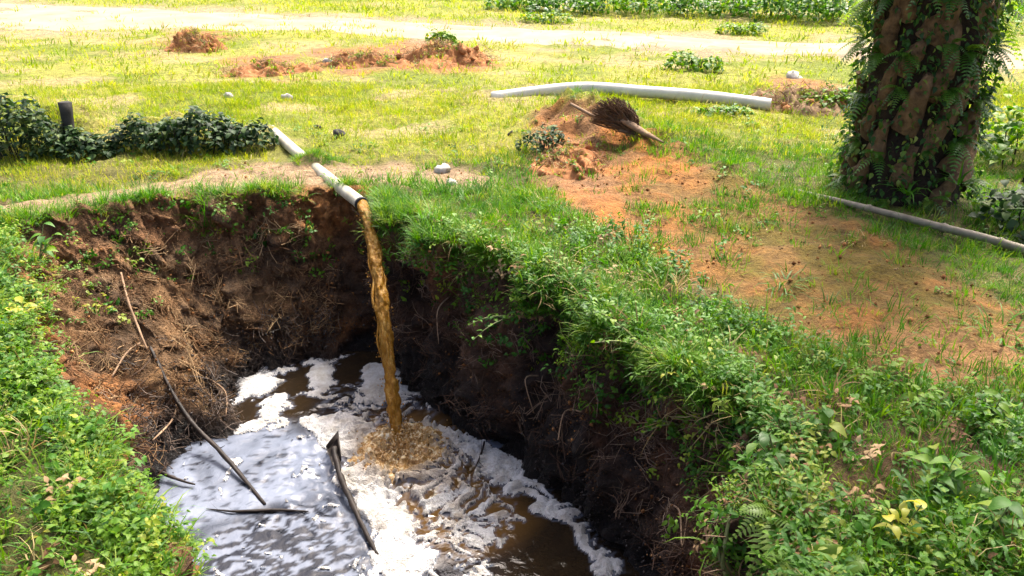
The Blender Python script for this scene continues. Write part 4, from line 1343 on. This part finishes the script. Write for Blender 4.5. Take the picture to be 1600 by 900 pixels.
# ---- soil heaps with clods
clods = [rock_mesh(450 + i, 1.0, 0.8) for i in range(5)]
for c in clods: c.name = 'clod'
def heap(px, py, rx, ry, h, n, lab, seed, mat='clod'):
    r2 = random.Random(seed)
    x0, y0 = (float(v) for v in W0(px, py))
    z0 = float(H(x0, y0))
    o = empty('soil_heap', (x0, y0, z0)); tag(o, lab, 'soil heap')
    nr_, na_ = 26, 72
    q, th = np.meshgrid(np.linspace(0, 1, nr_), np.linspace(0, 2 * np.pi, na_, endpoint=False), indexing='ij')
    q, th = q.ravel(), th.ravel()
    edge = 1 + 0.35 * fbm(np.cos(th) * 1.6, np.sin(th) * 1.6, s=seed + 3, o=3)
    x, y = x0 + rx * q * edge * np.cos(th), y0 + ry * q * edge * np.sin(th)
    z = H(x, y) + h * (1 - q * q) ** 1.2 * (1 + 0.6 * fbm(x * 4, y * 4, s=seed, o=4)) + 0.07 * (h + .1) / .3 * fbm(x * 16, y * 16, s=seed + 7, o=3) * (1 - q ** 4) - 0.04 * q ** 6 + .01
    V = np.stack([x - x0, y - y0, z - z0], 1)
    Ih = np.arange(nr_ * na_).reshape(nr_, na_)
    Q_ = np.stack([Ih[:-1], np.roll(Ih, -1, 1)[:-1], np.roll(Ih, -1, 1)[1:], Ih[1:]], -1).reshape(-1, 4)[:, ::-1]
    link('mound', mesh_np('mound', V, Q_), M[mat], o)
    for k in range(n):
        v = V[int(math.sqrt(r2.random()) * (nr_ - 1)) * na_ + r2.randrange(na_)]
        cl = link('clod', clods[k % 5], M[mat], o)
        s = r2.uniform(0.012, 0.05) if r2.random() < .8 else r2.uniform(.05, .075)
        cl.location = (v[0], v[1], v[2] + s * 0.1); cl.scale = (s * r2.uniform(.8, 1.4), s, s * r2.uniform(.6, 1)); cl.rotation_euler = (r2.random() * 3, r2.random() * 3, r2.random() * 6)
    nd = int(260 * rx)
    kk = rng.integers(0, len(V), nd)
    HEAP_DRY.append(V[kk] + np.array([x0, y0, z0]))
    return o
HEAP_DRY = []
heap(305, 78, 0.52, 0.42, 0.20, 26, 'red soil heap with clods, the leftmost before the sandy track', 1)
heap(425, 112, 0.65, 0.40, 0.12, 18, 'low scatter of red clods halfway between the hedge and the track', 2)
heap(690, 98, 0.95, 0.65, 0.17, 34, 'largest red-brown soil heap, overgrown, close to the sandy track', 3)
heap(570, 100, 0.85, 0.45, 0.10, 22, 'flat spread of red soil crumbs beside the largest heap', 4)
heap(1262, 166, 0.75, 0.50, 0.16, 28, 'brown leafy soil heap at the right end of the white pipe', 5, 'brown_clod')
heap(885, 262, 0.34, 0.45, 0.07, 24, 'raw orange earth face at the edge of the trodden trail', 6)

hp = np.concatenate(HEAP_DRY)
instancer('heap_weeds', hp, eulers(up_dirs(len(hp), .4), rng.uniform(0, 6.28, len(hp))), rng.uniform(.8, 1.8, len(hp)), rng.integers(0, 6, len(hp)),
          [(lit[0], M['dry']), (lit[1], M['dry']), (dry_t[0], M['dry_grass']), (dry_t[1], M['dry_grass']), (tiny_t[1], M['cover']), (short_t[1], M['field_grass'])], 'straw and weeds strewn over the soil heaps', 'plant litter')

# ---- sticks
def stick(P, R, lab, mat='stick', seed=0, group=None, name='stick', twigs=0):
    c = catmull([tuple(p) for p in P], 6)
    rr = list(np.interp(np.linspace(0, 1, len(c)), np.linspace(0, 1, len(R)), R))
    o = empty(name, tuple(c[0])); tag(o, lab, 'stick', group)
    mb = MB(); mb.tube([p - c[0] for p in c], rr, 7, wob=0.30, seed=seed); mb.obj('shaft', M[mat], o)
    r2 = random.Random(seed)
    for k in range(twigs):
        q = c[int(r2.uniform(.2, .85) * len(c))] - c[0]
        d = Vector((r2.gauss(0, 1), r2.gauss(0, 1), abs(r2.gauss(0, .6)))).normalized() * r2.uniform(.05, .11)
        mb = MB(); mb.tube([q, Vector(q) + d * .5, Vector(q) + d + Vector((0, 0, .01))], [rr[0] * .4, rr[0] * .3, rr[0] * .15], 5); mb.obj('side_twig', M[mat], o)
    return o
def wat(px, py, up=0.02): return Vector(on_z(px, py, ZW + up))
stick([bank(230, 545, .03), bank(290, 640, .05), wat(350, 712, .06), wat(414, 788, .0)], [0.010, 0.015, 0.015, 0.009], 'long thin dark stick sloping from the littered bank into the pool', seed=1, twigs=2)
stick([bank(196, 425, .03), bank(210, 480, .04), bank(236, 548, .03)], [0.007, 0.009, 0.006], 'thin twig high on the left slope, above the long stick', 'husk', seed=2)
stick([wat(322, 795, .004), wat(370, 799, .01), wat(430, 797, .012), wat(482, 799, .004)], [0.002, 0.008, 0.010, 0.003], 'dark twig floating level at the foot of the long stick', seed=3, twigs=3)
stick([wat(248, 736, .05), wat(275, 748, .03), wat(305, 757)], [0.012, 0.011, 0.004], 'short dark twig in the pale film by the left shore', seed=4)
st_o = stick([wat(522, 700, .10), wat(530, 738, .05), wat(556, 800, .03), wat(590, 868, .015)], [0.018, 0.019, 0.016, 0.010], 'broken dark palm stalk standing in the white foam', seed=5, name='palm_stalk')
mb = MB(); q0 = np.array(wat(522, 700, .10))
a_, b_, c_, d_ = (np.array(wat(*k)) - q0 for k in [(509, 698, .09), (527, 676, .15), (532, 722, .07), (520, 728, .06)])
th_ = np.array([0.004, 0.02, 0.006])
mb.add([a_, b_, c_, d_, a_ + th_, b_ + th_, c_ + th_, d_ + th_], [(0, 1, 2, 3), (7, 6, 5, 4), (0, 4, 5, 1), (1, 5, 6, 2), (2, 6, 7, 3), (3, 7, 4, 0)])
mb.obj('split_sheath', M['stick'], st_o, smooth=False)
stick([wat(757, 690, .05), wat(752, 708, .04), wat(743, 730, .01)], [0.006, 0.007, 0.004], 'small forked twig in the foam under the right wall', seed=6, twigs=3)
stick([bank(175, 590, .03), bank(200, 560, .04), bank(222, 540, .03)], [0.006, 0.008, 0.005], 'stubby dry twig in the middle of the left slope', 'husk', seed=7)
stick([bank(322, 590, .03), bank(342, 615, .04), bank(352, 650, .02)], [0.006, 0.007, 0.004], 'pale bent twig on the mud above the pool edge', 'husk', seed=9)
stick([bank(240, 690, .03), bank(268, 655, .05), bank(280, 600, .02)], [0.006, 0.007, 0.004], 'dry twig on the mud, left of the long stick', 'husk', seed=10)
# bare curling roots out of the right wall
for i, (pts3, lab) in enumerate([
    ([(1045, 785, .02), (1060, 800, .08), (1066, 840, .12), (1085, 850, .14)], 'pale crooked root low on the dark wall above the foam'),
    ([(835, 590, .0), (825, 600, .08), (828, 640, .10)], 'short pale root hanging on the wall opposite the jet'),
    ([(905, 640, .0), (890, 660, .10), (900, 700, .12)], 'curling dark root halfway down the right wall'),
    ([(700, 470, .0), (690, 500, .09), (697, 540, .10)], 'thin root hanging below the grass beside the jet')]):
    P = [bank(px, py, u) for px, py, u in pts3]
    c = catmull([tuple(p) for p in P], 5)
    mb = MB(); mb.tube([p - c[0] for p in c], list(np.linspace(.006, .003, len(c))), 5, wob=.1)
    o = mb.obj('root', M['husk'], loc=c[0]); tag(o, lab, 'root')

# ---- hedges and shrubs of many small leaves
def shrub(name, c, rx, ry, h, n, leaf, mat, lab, group=None, seed=0, prof=None, cat='shrub'):
    r2 = random.Random(seed)
    o = empty(name, tuple(c)); tag(o, lab, cat, group)
    mb = MB()
    for _ in range(n):
        a, q = r2.random() * 6.283, math.sqrt(r2.random())
        x, y = rx * q * math.cos(a), ry * q * math.sin(a)
        top = h * (1 - q ** 5 * 0.7) * (1 + 0.22 * math.sin(x * 9 + seed) + 0.15 * math.sin(y * 13 + x * 21))
        if prof: top *= prof(x / rx)
        z = top * (1 - abs(r2.gauss(0, .38)))
        if z < -0.05: z = r2.random() * top
        s = leaf * r2.uniform(.6, 1.2)
        Vl, Q_, T_ = leaf_geo(s, s * 0.75, 0.2, r2.uniform(.1, .5), 3)
        mb.add(xf(Vl, Vector((x, y, z)), r2.random() * 6.283, r2.uniform(-.9, .6), r2.uniform(-.5, .5)), Q_, T_)
    f_ = mb.obj('foliage', M[mat], o); f_['kind'] = 'stuff'
    set_attr(f_.data, 'rnd', np.repeat(rng.random(n), 8))
    mb = MB()
    for _ in range(max(8, n // 60)):
        a, q = r2.random() * 6.283, math.sqrt(r2.random()) * .8
        x, y = rx * q * math.cos(a), ry * q * math.sin(a)
        hh = h * .8 * (prof(x / rx) if prof else 1)
        mb.tube([(x * .8, y * .8, -.03), (x * .9 + r2.gauss(0, .02), y * .9, hh * .5), (x, y, hh)], [.008, .006, .003], 4, False)
    mb.obj('stems', M['stick'], o)['kind'] = 'stuff'
    return o
c1 = gnd(303, 228)
shrub('hedge', (c1.x, c1.y, float(H(c1.x, c1.y)) - .02), 0.80, 0.28, 0.30, 1900, 0.065, 'dark_leaf', 'low dark hedge of round leaves to the left of the buried pipe', seed=1, cat='hedge')
c2 = gnd(55, 225)
shrub('hedge', (c2.x, c2.y, float(H(c2.x, c2.y)) - .02), 0.74, 0.28, 0.54, 1900, 0.065, 'dark_leaf', 'dark leafy hedge at the left edge, sloping down to the right', seed=2, prof=lambda u: max(.2, .78 - .5 * u), cat='hedge')

ORD = ['first', 'second', 'third', 'fourth', 'fifth', 'sixth', 'seventh', 'eighth']
for i, (px, py, rx, h) in enumerate([(815, 14, .9, .35), (885, 20, 1.0, .4), (960, 18, 1.0, .45), (1035, 22, 1.1, .5), (1110, 24, 1.0, .45), (1180, 26, 1.0, .55), (1250, 30, 1.0, .6), (1315, 34, .9, .6)]):
    shrub('field_shrub', tuple(gnd(px, py)), rx, rx * .7, h, 520, 0.12, ('bank_leaf', 'fern', 'lush_grass')[i % 3], '%s dark green shrub from the left in the row beyond the track' % ORD[i], 'shrubs beyond the sandy track', seed=20 + i)
for i, (px, py, rx, h, lab) in enumerate([(1160, 52, .5, .18, 'small light bush on the far verge, the right one of two'), (855, 34, .6, .2, 'small light bush on the far verge, the left one of two')]):
    shrub('field_shrub', tuple(gnd(px, py)), rx, rx * .7, h, 260, 0.10, 'cover', lab, 'bushes on the far verge', seed=30 + i)
p = gnd(1082, 108); shrub('field_shrub', tuple(p), .45, .3, .22, 260, .09, 'cover', 'small yellow-green bush between the track and the white pipe', seed=41)
p = gnd(690, 92); shrub('field_shrub', tuple(p + Vector((0, 0, .25))), .25, .2, .2, 130, .10, 'cover', 'yellow-green sprout on top of the largest soil heap', seed=42)
p = gnd(1290, 172); shrub('field_shrub', tuple(p + Vector((0, 0, .05))), .40, .25, .16, 300, .07, 'cover', 'small leafy weed on the brown heap left of the palm', seed=43)
p = gnd(1128, 176); shrub('field_shrub', tuple(p), .35, .15, .10, 240, .06, 'bank_leaf', 'dark green weed growing under the right half of the white pipe', seed=44)
p = gnd(850, 235); shrub('field_shrub', tuple(p), .25, .2, .18, 260, .05, 'dark_leaf', 'dark weed clump at the left foot of the spoil mound', seed=45)
p = gnd(1610, 365); shrub('field_shrub', tuple(p), .35, .4, .28, 420, .08, 'dark_leaf', 'dark low bush at the right edge behind the pole', seed=46)
p = gnd(1600, 250); shrub('field_shrub', tuple(p), .6, .5, .4, 620, .09, 'cover', 'light green bush at the right edge behind the palm trunk', seed=47)

# ---- single plants
leaf_big = {}
for i, (L_, W_) in enumerate([(0.10, 0.055), (0.085, 0.05), (0.07, 0.04), (0.12, 0.06)]):
    V_, Q_, T_ = leaf_geo(L_, W_, 0.25, 0.35, 6)
    mb_ = MB(); mb_.add(V_, Q_, T_)
    leaf_big[i] = mb_
_leafcache = {}
def leaf_me(i, mat):
    if (i, mat) not in _leafcache:
        m_ = leaf_big[i].mesh('leaf'); m_.materials.append(M[mat]); _leafcache[(i, mat)] = m_
    return _leafcache[(i, mat)]
def plant(name, c, nstem, h, per, li, mat, lab, seed, lean=.5, group=None, cat='plant', face=None, s=1.0):
    r2 = random.Random(seed)
    o = empty(name, tuple(c)); tag(o, lab, cat, group)
    for k in range(nstem):
        az = (face if face is not None else 0) + (r2.uniform(-1, 1) if face is not None else r2.random() * 6.283)
        ln = lean * r2.uniform(.4, 1.3); hh = h * r2.uniform(.7, 1.15)
        d = Vector((math.cos(az) * math.sin(ln), math.sin(az) * math.sin(ln), math.cos(ln)))
        P = [d * hh * t + Vector((0, 0, -.3 * hh * ln * t * t)) for t in (0, .25, .5, .75, 1)]
        mb = MB(); mb.tube(P, [.0045, .004, .0035, .003, .002], 5, False); mb.obj('stem', M['stem'], o)
        for q in range(per):
            t = (q + 1.2) / (per + .2)
            p = d * hh * t + Vector((0, 0, -.3 * hh * ln * t * t))
            lf = link('leaf', leaf_me((li + q) % 4 if li < 0 else li, mat), None, o)
            lf.location = p
            lf.rotation_euler = (Matrix.Rotation(az + q * 2.4 + r2.gauss(0, .3), 4, 'Z') @ Matrix.Rotation(-r2.uniform(-.2, .6), 4, 'Y') @ Matrix.Rotation(r2.gauss(0, .3), 4, 'X')).to_euler()
            sc_ = s * r2.uniform(.55, .95); lf.scale = (sc_, sc_, sc_)
    return o
def fern(name, c, n, L_, mat, lab, seed, group=None, out=(0, 0, 1), spread=1.0, cat='fern', npin=12):
    """fronds arch out round the direction `out`"""
    r2 = random.Random(seed)
    o = empty(name, tuple(c)); tag(o, lab, cat, group)
    out = Vector(out).normalized()
    for k in range(n):
        az = 6.283 * k / n + r2.uniform(-.4, .4)
        side = out.orthogonal().normalized()
        side = Matrix.Rotation(az, 3, out) @ side
        d = (out + side * spread * r2.uniform(.5, 1.2)).normalized()
        ll = L_ * r2.uniform(.7, 1.15)
        mb = MB(); P = []
        for i in range(npin + 1):
            t = i / npin
            P.append(d * ll * t + Vector((0, 0, -.55 * ll * t * t)))
        mb.tube(P, list(np.linspace(.003, .001, npin + 1)), 3, False)
        for i in range(1, npin + 1):
            t = i / npin
            tn_ = (P[i] - P[i - 1]).normalized()
            sv_ = tn_.cross(Vector((0, 0, 1)))
            if sv_.length < .1: sv_ = tn_.cross(Vector((1, 0, 0)))
            sv_.normalize()
            up_ = sv_.cross(tn_).normalized()
            w = ll * .26 * math.sin(math.pi * min(.97, t ** .75 * .93 + .07)) + .006
            hw = ll / npin * .42
            for sg in (-1, 1):
                tip = P[i] + sv_ * sg * w + tn_ * w * .35 - up_ * w * .25
                mid = P[i] + sv_ * sg * w * .5 + tn_ * w * .12
                mb.add([P[i] - tn_ * hw * .6, P[i] + tn_ * hw * .6, mid + tn_ * hw, mid - tn_ * hw, tip], [(0, 1, 2, 3)], [(3, 2, 4)])
        mb.obj('frond', M[mat], o)
    return o

def tuft_thing(c, me_, mat, lab, s, rot=(0, 0, 0), group=None):
    m_ = me_.copy(); m_.materials.clear(); m_.materials.append(M[mat])
    o = link('grass_tuft', m_, None, loc=c); o.scale = (s, s, s); o.rotation_euler = rot
    return tag(o, lab, 'grass tuft', group)
tuft_thing(bank(322, 352, 0.0), tuft(501, 34, .18, .36, .05, .0045, 2.1, .6), 'lush_grass', 'drooping grass tuft hanging on the back wall, left of the pipe', 1.0, (-.5, 0, 0))
tuft_thing(gnd(425, 300), tuft(502, 34, .12, .26, .08, .004, 1.6, .6), 'lush_grass', 'bushy grass tuft on the rim just left of the pipe mouth', 1.0)
tuft_thing(bank(440, 360, 0.0), tuft(503, 14, .08, .18, .03, .004, 1.9, .6), 'lush_grass', 'small grass tuft on the red wall below the rim, left of the jet', 1.0, (-.6, 0, 0))
tuft_thing(gnd(668, 356), tuft(504, 46, .16, .34, .09, .0045, 1.7, .5), 'lush_grass', 'tall grass tuft leaning over the pit edge right of the jet', 1.0, (-.2, 0, 0))
tuft_thing(gnd(735, 330), tuft(505, 40, .14, .28, .09, .0045, 1.6, .5), 'lush_grass', 'grass tuft further up the bank from the pit edge, right of the jet', 1.0)
tuft_thing(gnd(1225, 445), tuft(506, 30, .10, .20, .10, .005, 1.8, .8), 'bank_leaf', 'dark flattened grass tuft in the middle of the trodden trail', 1.1)
tuft_thing(gnd(1300, 480), tuft(507, 26, .08, .18, .09, .005, 1.8, .8), 'bank_leaf', 'smaller dark grass tuft lower on the trodden trail', 1.0)
tuft_thing(gnd(1560, 520), tuft(508, 34, .10, .22, .12, .005, 1.6, .7), 'lush_grass', 'grass tuft at the right end of the trodden trail', 1.1)
tuft_thing(gnd(430, 292) + Vector((-.9, .45, 0)), tuft(509, 26, .08, .18, .10, .004, 1.5, .7), 'lush_grass', 'low grass tuft on the bare strip, left of the pipe', 1.0)

plant('broadleaf_plant', gnd(62, 405), 4, .22, 3, 3, 'bank_leaf', 'plant with large pale leaves at the top of the left bank', 1, face=.6, s=.9)
plant('broadleaf_plant', gnd(38, 500), 3, .14, 4, 1, 'yellow_leaf', 'yellow-leaved plant by the left edge above the ground cover', 2)
plant('broadleaf_plant', gnd(118, 690), 2, .12, 4, 2, 'yellow_leaf', 'small yellow sprig at the edge of the near left bank', 3)
plant('broadleaf_plant', gnd(1455, 775), 7, .22, 6, 0, 'bank_leaf', 'tall plant with big fresh green leaves on the near right bank', 4, s=.95)
plant('broadleaf_plant', gnd(1400, 845), 4, .18, 5, 0, 'yellow_leaf', 'bright yellow-green plant in front of the big-leaved one', 5, s=.85)
plant('broadleaf_plant', gnd(1215, 735), 4, .16, 4, 3, 'fern', 'dusty dark plant with broad leaves at the lip of the right bank', 6, face=3.3, s=.85)
plant('broadleaf_plant', gnd(1290, 700), 4, .18, 5, 0, 'bank_leaf', 'leafy plant on the right bank behind the dusty dark one', 7)
plant('broadleaf_plant', gnd(1540, 850), 5, .20, 5, 0, 'bank_leaf', 'green plant in the lower right corner of the bank', 8)
plant('broadleaf_plant', gnd(1545, 660), 5, .18, 5, 1, 'cover', 'light green plant near the right edge below the trail', 9)
plant('broadleaf_plant', gnd(1430, 640), 4, .16, 5, 2, 'cover', 'light small-leaved plant just below the tan end of the trail', 10)
plant('vine', bank(1010, 545, .02), 3, .30, 9, 2, 'cover', 'pale leafy vine trailing over the right wall', 11, lean=1.1, face=3.6, cat='vine', s=.7)
plant('vine', bank(1060, 660, .02), 3, .22, 8, 2, 'cover', 'short leafy vine hanging low on the right wall', 12, lean=1.2, face=3.6, cat='vine', s=.7)
plant('vine', bank(800, 500, .02), 3, .26, 8, 2, 'bank_leaf', 'leafy vine hanging from the bank beside the falling water', 13, lean=1.2, face=3.9, cat='vine', s=.75)
fern('fern', bank(1215, 810, .03), 6, .22, 'bright_fern', 'bright fern on the right bank close to the bottom edge', 14, out=(-.5, -.6, .7))
fern('fern', gnd(1295, 905), 7, .22, 'bright_fern', 'light green fern at the bottom edge of the picture', 15, out=(-.2, -.2, 1))
fern('fern', gnd(1510, 790), 5, .20, 'fern', 'dark fern among the weeds near the right edge', 16, out=(0, -.3, 1))
# the stout green stem hanging at the lower right
c = catmull([tuple(bank(1152, 810, .03)), tuple(bank(1146, 835, .12)), tuple(bank(1166, 862, .10)), tuple(bank(1152, 888, .16)), tuple(Vector(bank(1160, 890, .12)) + Vector((.03, -.05, -.25)))], 6)
o = empty('creeper_stem', tuple(c[0])); tag(o, 'stout pale green stem hanging down the right wall near the bottom', 'vine')
mb = MB(); mb.tube([p - c[0] for p in c], list(np.linspace(.006, .009, len(c))), 8, wob=.3); mb.obj('stem', M['stem'], o)
for k, lf_i in enumerate((3, 8, 14)):
    mb = MB(); q = Vector(c[lf_i] - c[0]); mb.tube([q, q + Vector((-.04, -.03, .03)), q + Vector((-.10, -.05, .05 - .02 * k))], [.004, .003, .002], 5); mb.obj('side_twig', M['husk'], o)

# ------------------------------------------------------------------ the oil palm
TX, TY = float(TRUNK[0]), float(TRUNK[1])
TZ = float(H(TX, TY)) - 0.05
palm = empty('palm_tree', (TX, TY, TZ))
tag(palm, 'thick oil palm trunk with old frond bases, overgrown by ferns and creepers', 'palm tree')
TRH = 12.5
def tr_r(z): return 0.365 + 0.10 * math.exp(-z / 0.40) - 0.006 * z
nz_, na_ = 190, 56
V = []
for i in range(nz_):
    z = TRH * i / (nz_ - 1)
    th = np.linspace(0, 2 * np.pi, na_, endpoint=False)
    r = tr_r(z) * 0.93 + 0.05 * fbm(np.cos(th) * 3, np.sin(th) * 3, z * 4, s=301, o=4)
    V.append(np.stack([r * np.cos(th), r * np.sin(th), np.full(na_, z)], 1))
V = np.concatenate(V)
It = np.arange(nz_ * na_).reshape(nz_, na_)
TQ_ = np.stack([It[:-1], np.roll(It, -1, 1)[:-1], np.roll(It, -1, 1)[1:], It[1:]], -1).reshape(-1, 4)
trunk = link('trunk', mesh_np('trunk', V, TQ_), M['trunk'], palm)
# old frond bases: wedges set in a spiral
def boot_mesh(seed):
    r2 = random.Random(seed)
    V_, Q_ = [], []
    n = 7; segs = 7
    L_ = 0.36 * r2.uniform(.8, 1.2)
    for i in range(segs):
        t = i / (segs - 1)
        w = 0.075 * (1 - t) ** .8 + 0.028
        th = 0.055 * (1 - t) + 0.022
        bow = 0.02 * math.sin(t * 2.6)
        for k in range(n):
            a = 2 * math.pi * k / n
            V_.append((bow + th * math.cos(a) + r2.gauss(0, .008), w * math.sin(a) + r2.gauss(0, .008), L_ * t))
    for i in range(segs - 1):
        for k in range(n):
            Q_.append((i * n + k, i * n + (k + 1) % n, (i + 1) * n + (k + 1) % n, (i + 1) * n + k))
    V_.append((0.02, 0, L_ - .015))
    T_ = [(len(V_) - 1, (segs - 1) * n + k, (segs - 1) * n + (k + 1) % n) for k in range(n)]
    mb = MB(); mb.add(V_, Q_, T_)
    m_ = mb.mesh('frond_base'); m_.materials.append(M['bark']); return m_
boots = [boot_mesh(600 + i) for i in range(5)]
r2 = random.Random(66)
k = 0
z = 0.02
while z < TRH - .15:
    th = k * 2.39996 + r2.gauss(0, .08)
    o = link('frond_base', boots[k % 5], None, palm)
    rr = tr_r(z) - 0.06
    o.location = (rr * math.cos(th), rr * math.sin(th), z)
    o.rotation_euler = (Matrix.Rotation(th, 4, 'Z') @ Matrix.Rotation(r2.gauss(-.38, .14), 4, 'X') @ Matrix.Rotation(r2.uniform(.02, .28), 4, 'Y')).to_euler()
    s = r2.uniform(.8, 1.15); o.scale = (s, s, s)
    z += 0.030 if z < 2.6 else 0.09; k += 1
# creeper leaves over the trunk
mb = MB()
for _ in range(6500):
    th, z = r2.random() * 6.283, 2.3 * r2.random()
    cl = float(vnoise(np.array([math.cos(th) * 2.2]), np.array([math.sin(th) * 2.2]), np.array([z * 2.4]), s=311)[0])
    if cl < r2.uniform(-.75, .25): continue
    rr = tr_r(z) + r2.uniform(0.02, 0.12)
    s = r2.uniform(.025, .06)
    Vl, Ql, Tl = leaf_geo(s, s * .6, .2, .4, 3)
    mb.add(xf(Vl, Vector((rr * math.cos(th), rr * math.sin(th), z)), th + r2.gauss(0, .9), r2.uniform(-1.3, .2), r2.gauss(0, .5)), Ql, Tl)
cr = mb.obj('creeper', M['creeper'], palm); cr['kind'] = 'stuff'
set_attr(cr.data, 'rnd', np.repeat(rng.random(len(mb.v) // 8), 8))
# crown of green fronds above the picture
def crown_frond(L_):
    mb = MB(); n = 46; P = []
    for i in range(n + 1):
        t = i / n
        P.append(Vector((L_ * (t - .12 * t * t), 0, L_ * (.55 * t - .85 * t * t))))
    mb.tube(P, list(np.linspace(.035, .006, n + 1)), 5, False)
    for i in range(4, n + 1):
        t = i / n
        tn_ = (P[i] - P[i - 1]).normalized()
        ll = .75 * math.sin(math.pi * (.12 + .8 * t)) + .12
        for sg in (-1, 1):
            for up_ in (.25, -.15):
                d = (Vector((0, sg, up_)) + tn_ * .6).normalized()
                a, b, c = P[i], P[i] + d * ll * .5 + Vector((0, 0, -.03)), P[i] + d * ll + Vector((0, 0, -.28 * ll))
                mb.add([a - tn_ * .012, a + tn_ * .012, b + tn_ * .022, b - tn_ * .022, c], [(0, 1, 2, 3)], [(3, 2, 4)])
    m_ = mb.mesh('frond'); m_.materials.append(M['fern']); return m_
cf = crown_frond(3.9)
for k in range(18):
    o = link('frond', cf, None, palm)
    o.location = (0, 0, TRH - .1 + .03 * k)
    o.rotation_euler = (Matrix.Rotation(k * 2.39996, 4, 'Z') @ Matrix.Rotation(.20 - .06 * k, 4, 'Y')).to_euler()
    s = .85 + .25 * r2.random(); o.scale = (s, s, s)
# ferns rooted on the trunk
ROWS = ['at the foot of the palm trunk', 'low on the palm trunk', 'halfway up the palm trunk', 'high on the palm trunk', 'at the very top of the visible palm trunk']
COLS = [(3.35, 'on its left edge'), (4.0, 'left of its middle'), (4.6, 'in its middle'), (5.2, 'right of its middle'), (5.95, 'on its right edge')]
for i in range(5):
    for j_, (th0, cw) in enumerate(COLS):
        th = th0 + r2.gauss(0, .14); z = 0.16 + .36 * i + r2.gauss(0, .07)
        rr = tr_r(z) + .05
        fern('fern', (TX + rr * math.cos(th), TY + rr * math.sin(th), TZ + z), r2.randint(4, 6), r2.uniform(.12, .24), 'fern',
             'small dark fern %s, %s' % (ROWS[i], cw), 700 + i * 5 + j_, 'ferns on the palm trunk', out=(math.cos(th), math.sin(th), .1), npin=11)
for i, (sx, z, L_, lab) in enumerate([(-1, 1.50, .28, 'sunlit fern at the top left of the palm trunk'), (-1, 1.22, .24, 'sunlit fern halfway up the left side of the palm trunk'),
                                      (1, 1.45, .50, 'large sunlit fern at the top right of the palm trunk'), (1, 1.12, .40, 'sunlit fern halfway up the right side of the palm trunk'),
                                      (1, 1.72, .50, 'highest sunlit fern on the right of the palm trunk'), (-1, 1.75, .30, 'highest sunlit fern on the left of the palm trunk')]):
    fern('fern', (TX + sx * (tr_r(z) + .06), TY + .10, TZ + z), 7, L_, 'bright_fern', lab, 760 + i, out=(sx, .15, .25), spread=1.2, npin=16)
# long strap leaves at the foot
for i, (th, z, lab) in enumerate([(4.35, .22, 'strap-leaved tuft at the foot of the palm, left one'), (5.0, .30, 'strap-leaved tuft at the foot of the palm, right one')]):
    tuft_thing((TX + .56 * math.cos(th), TY + .56 * math.sin(th), TZ + z), tuft(520 + i, 16, .14, .28, .04, .011, 1.6, .9), 'bank_leaf', lab, 1.0)
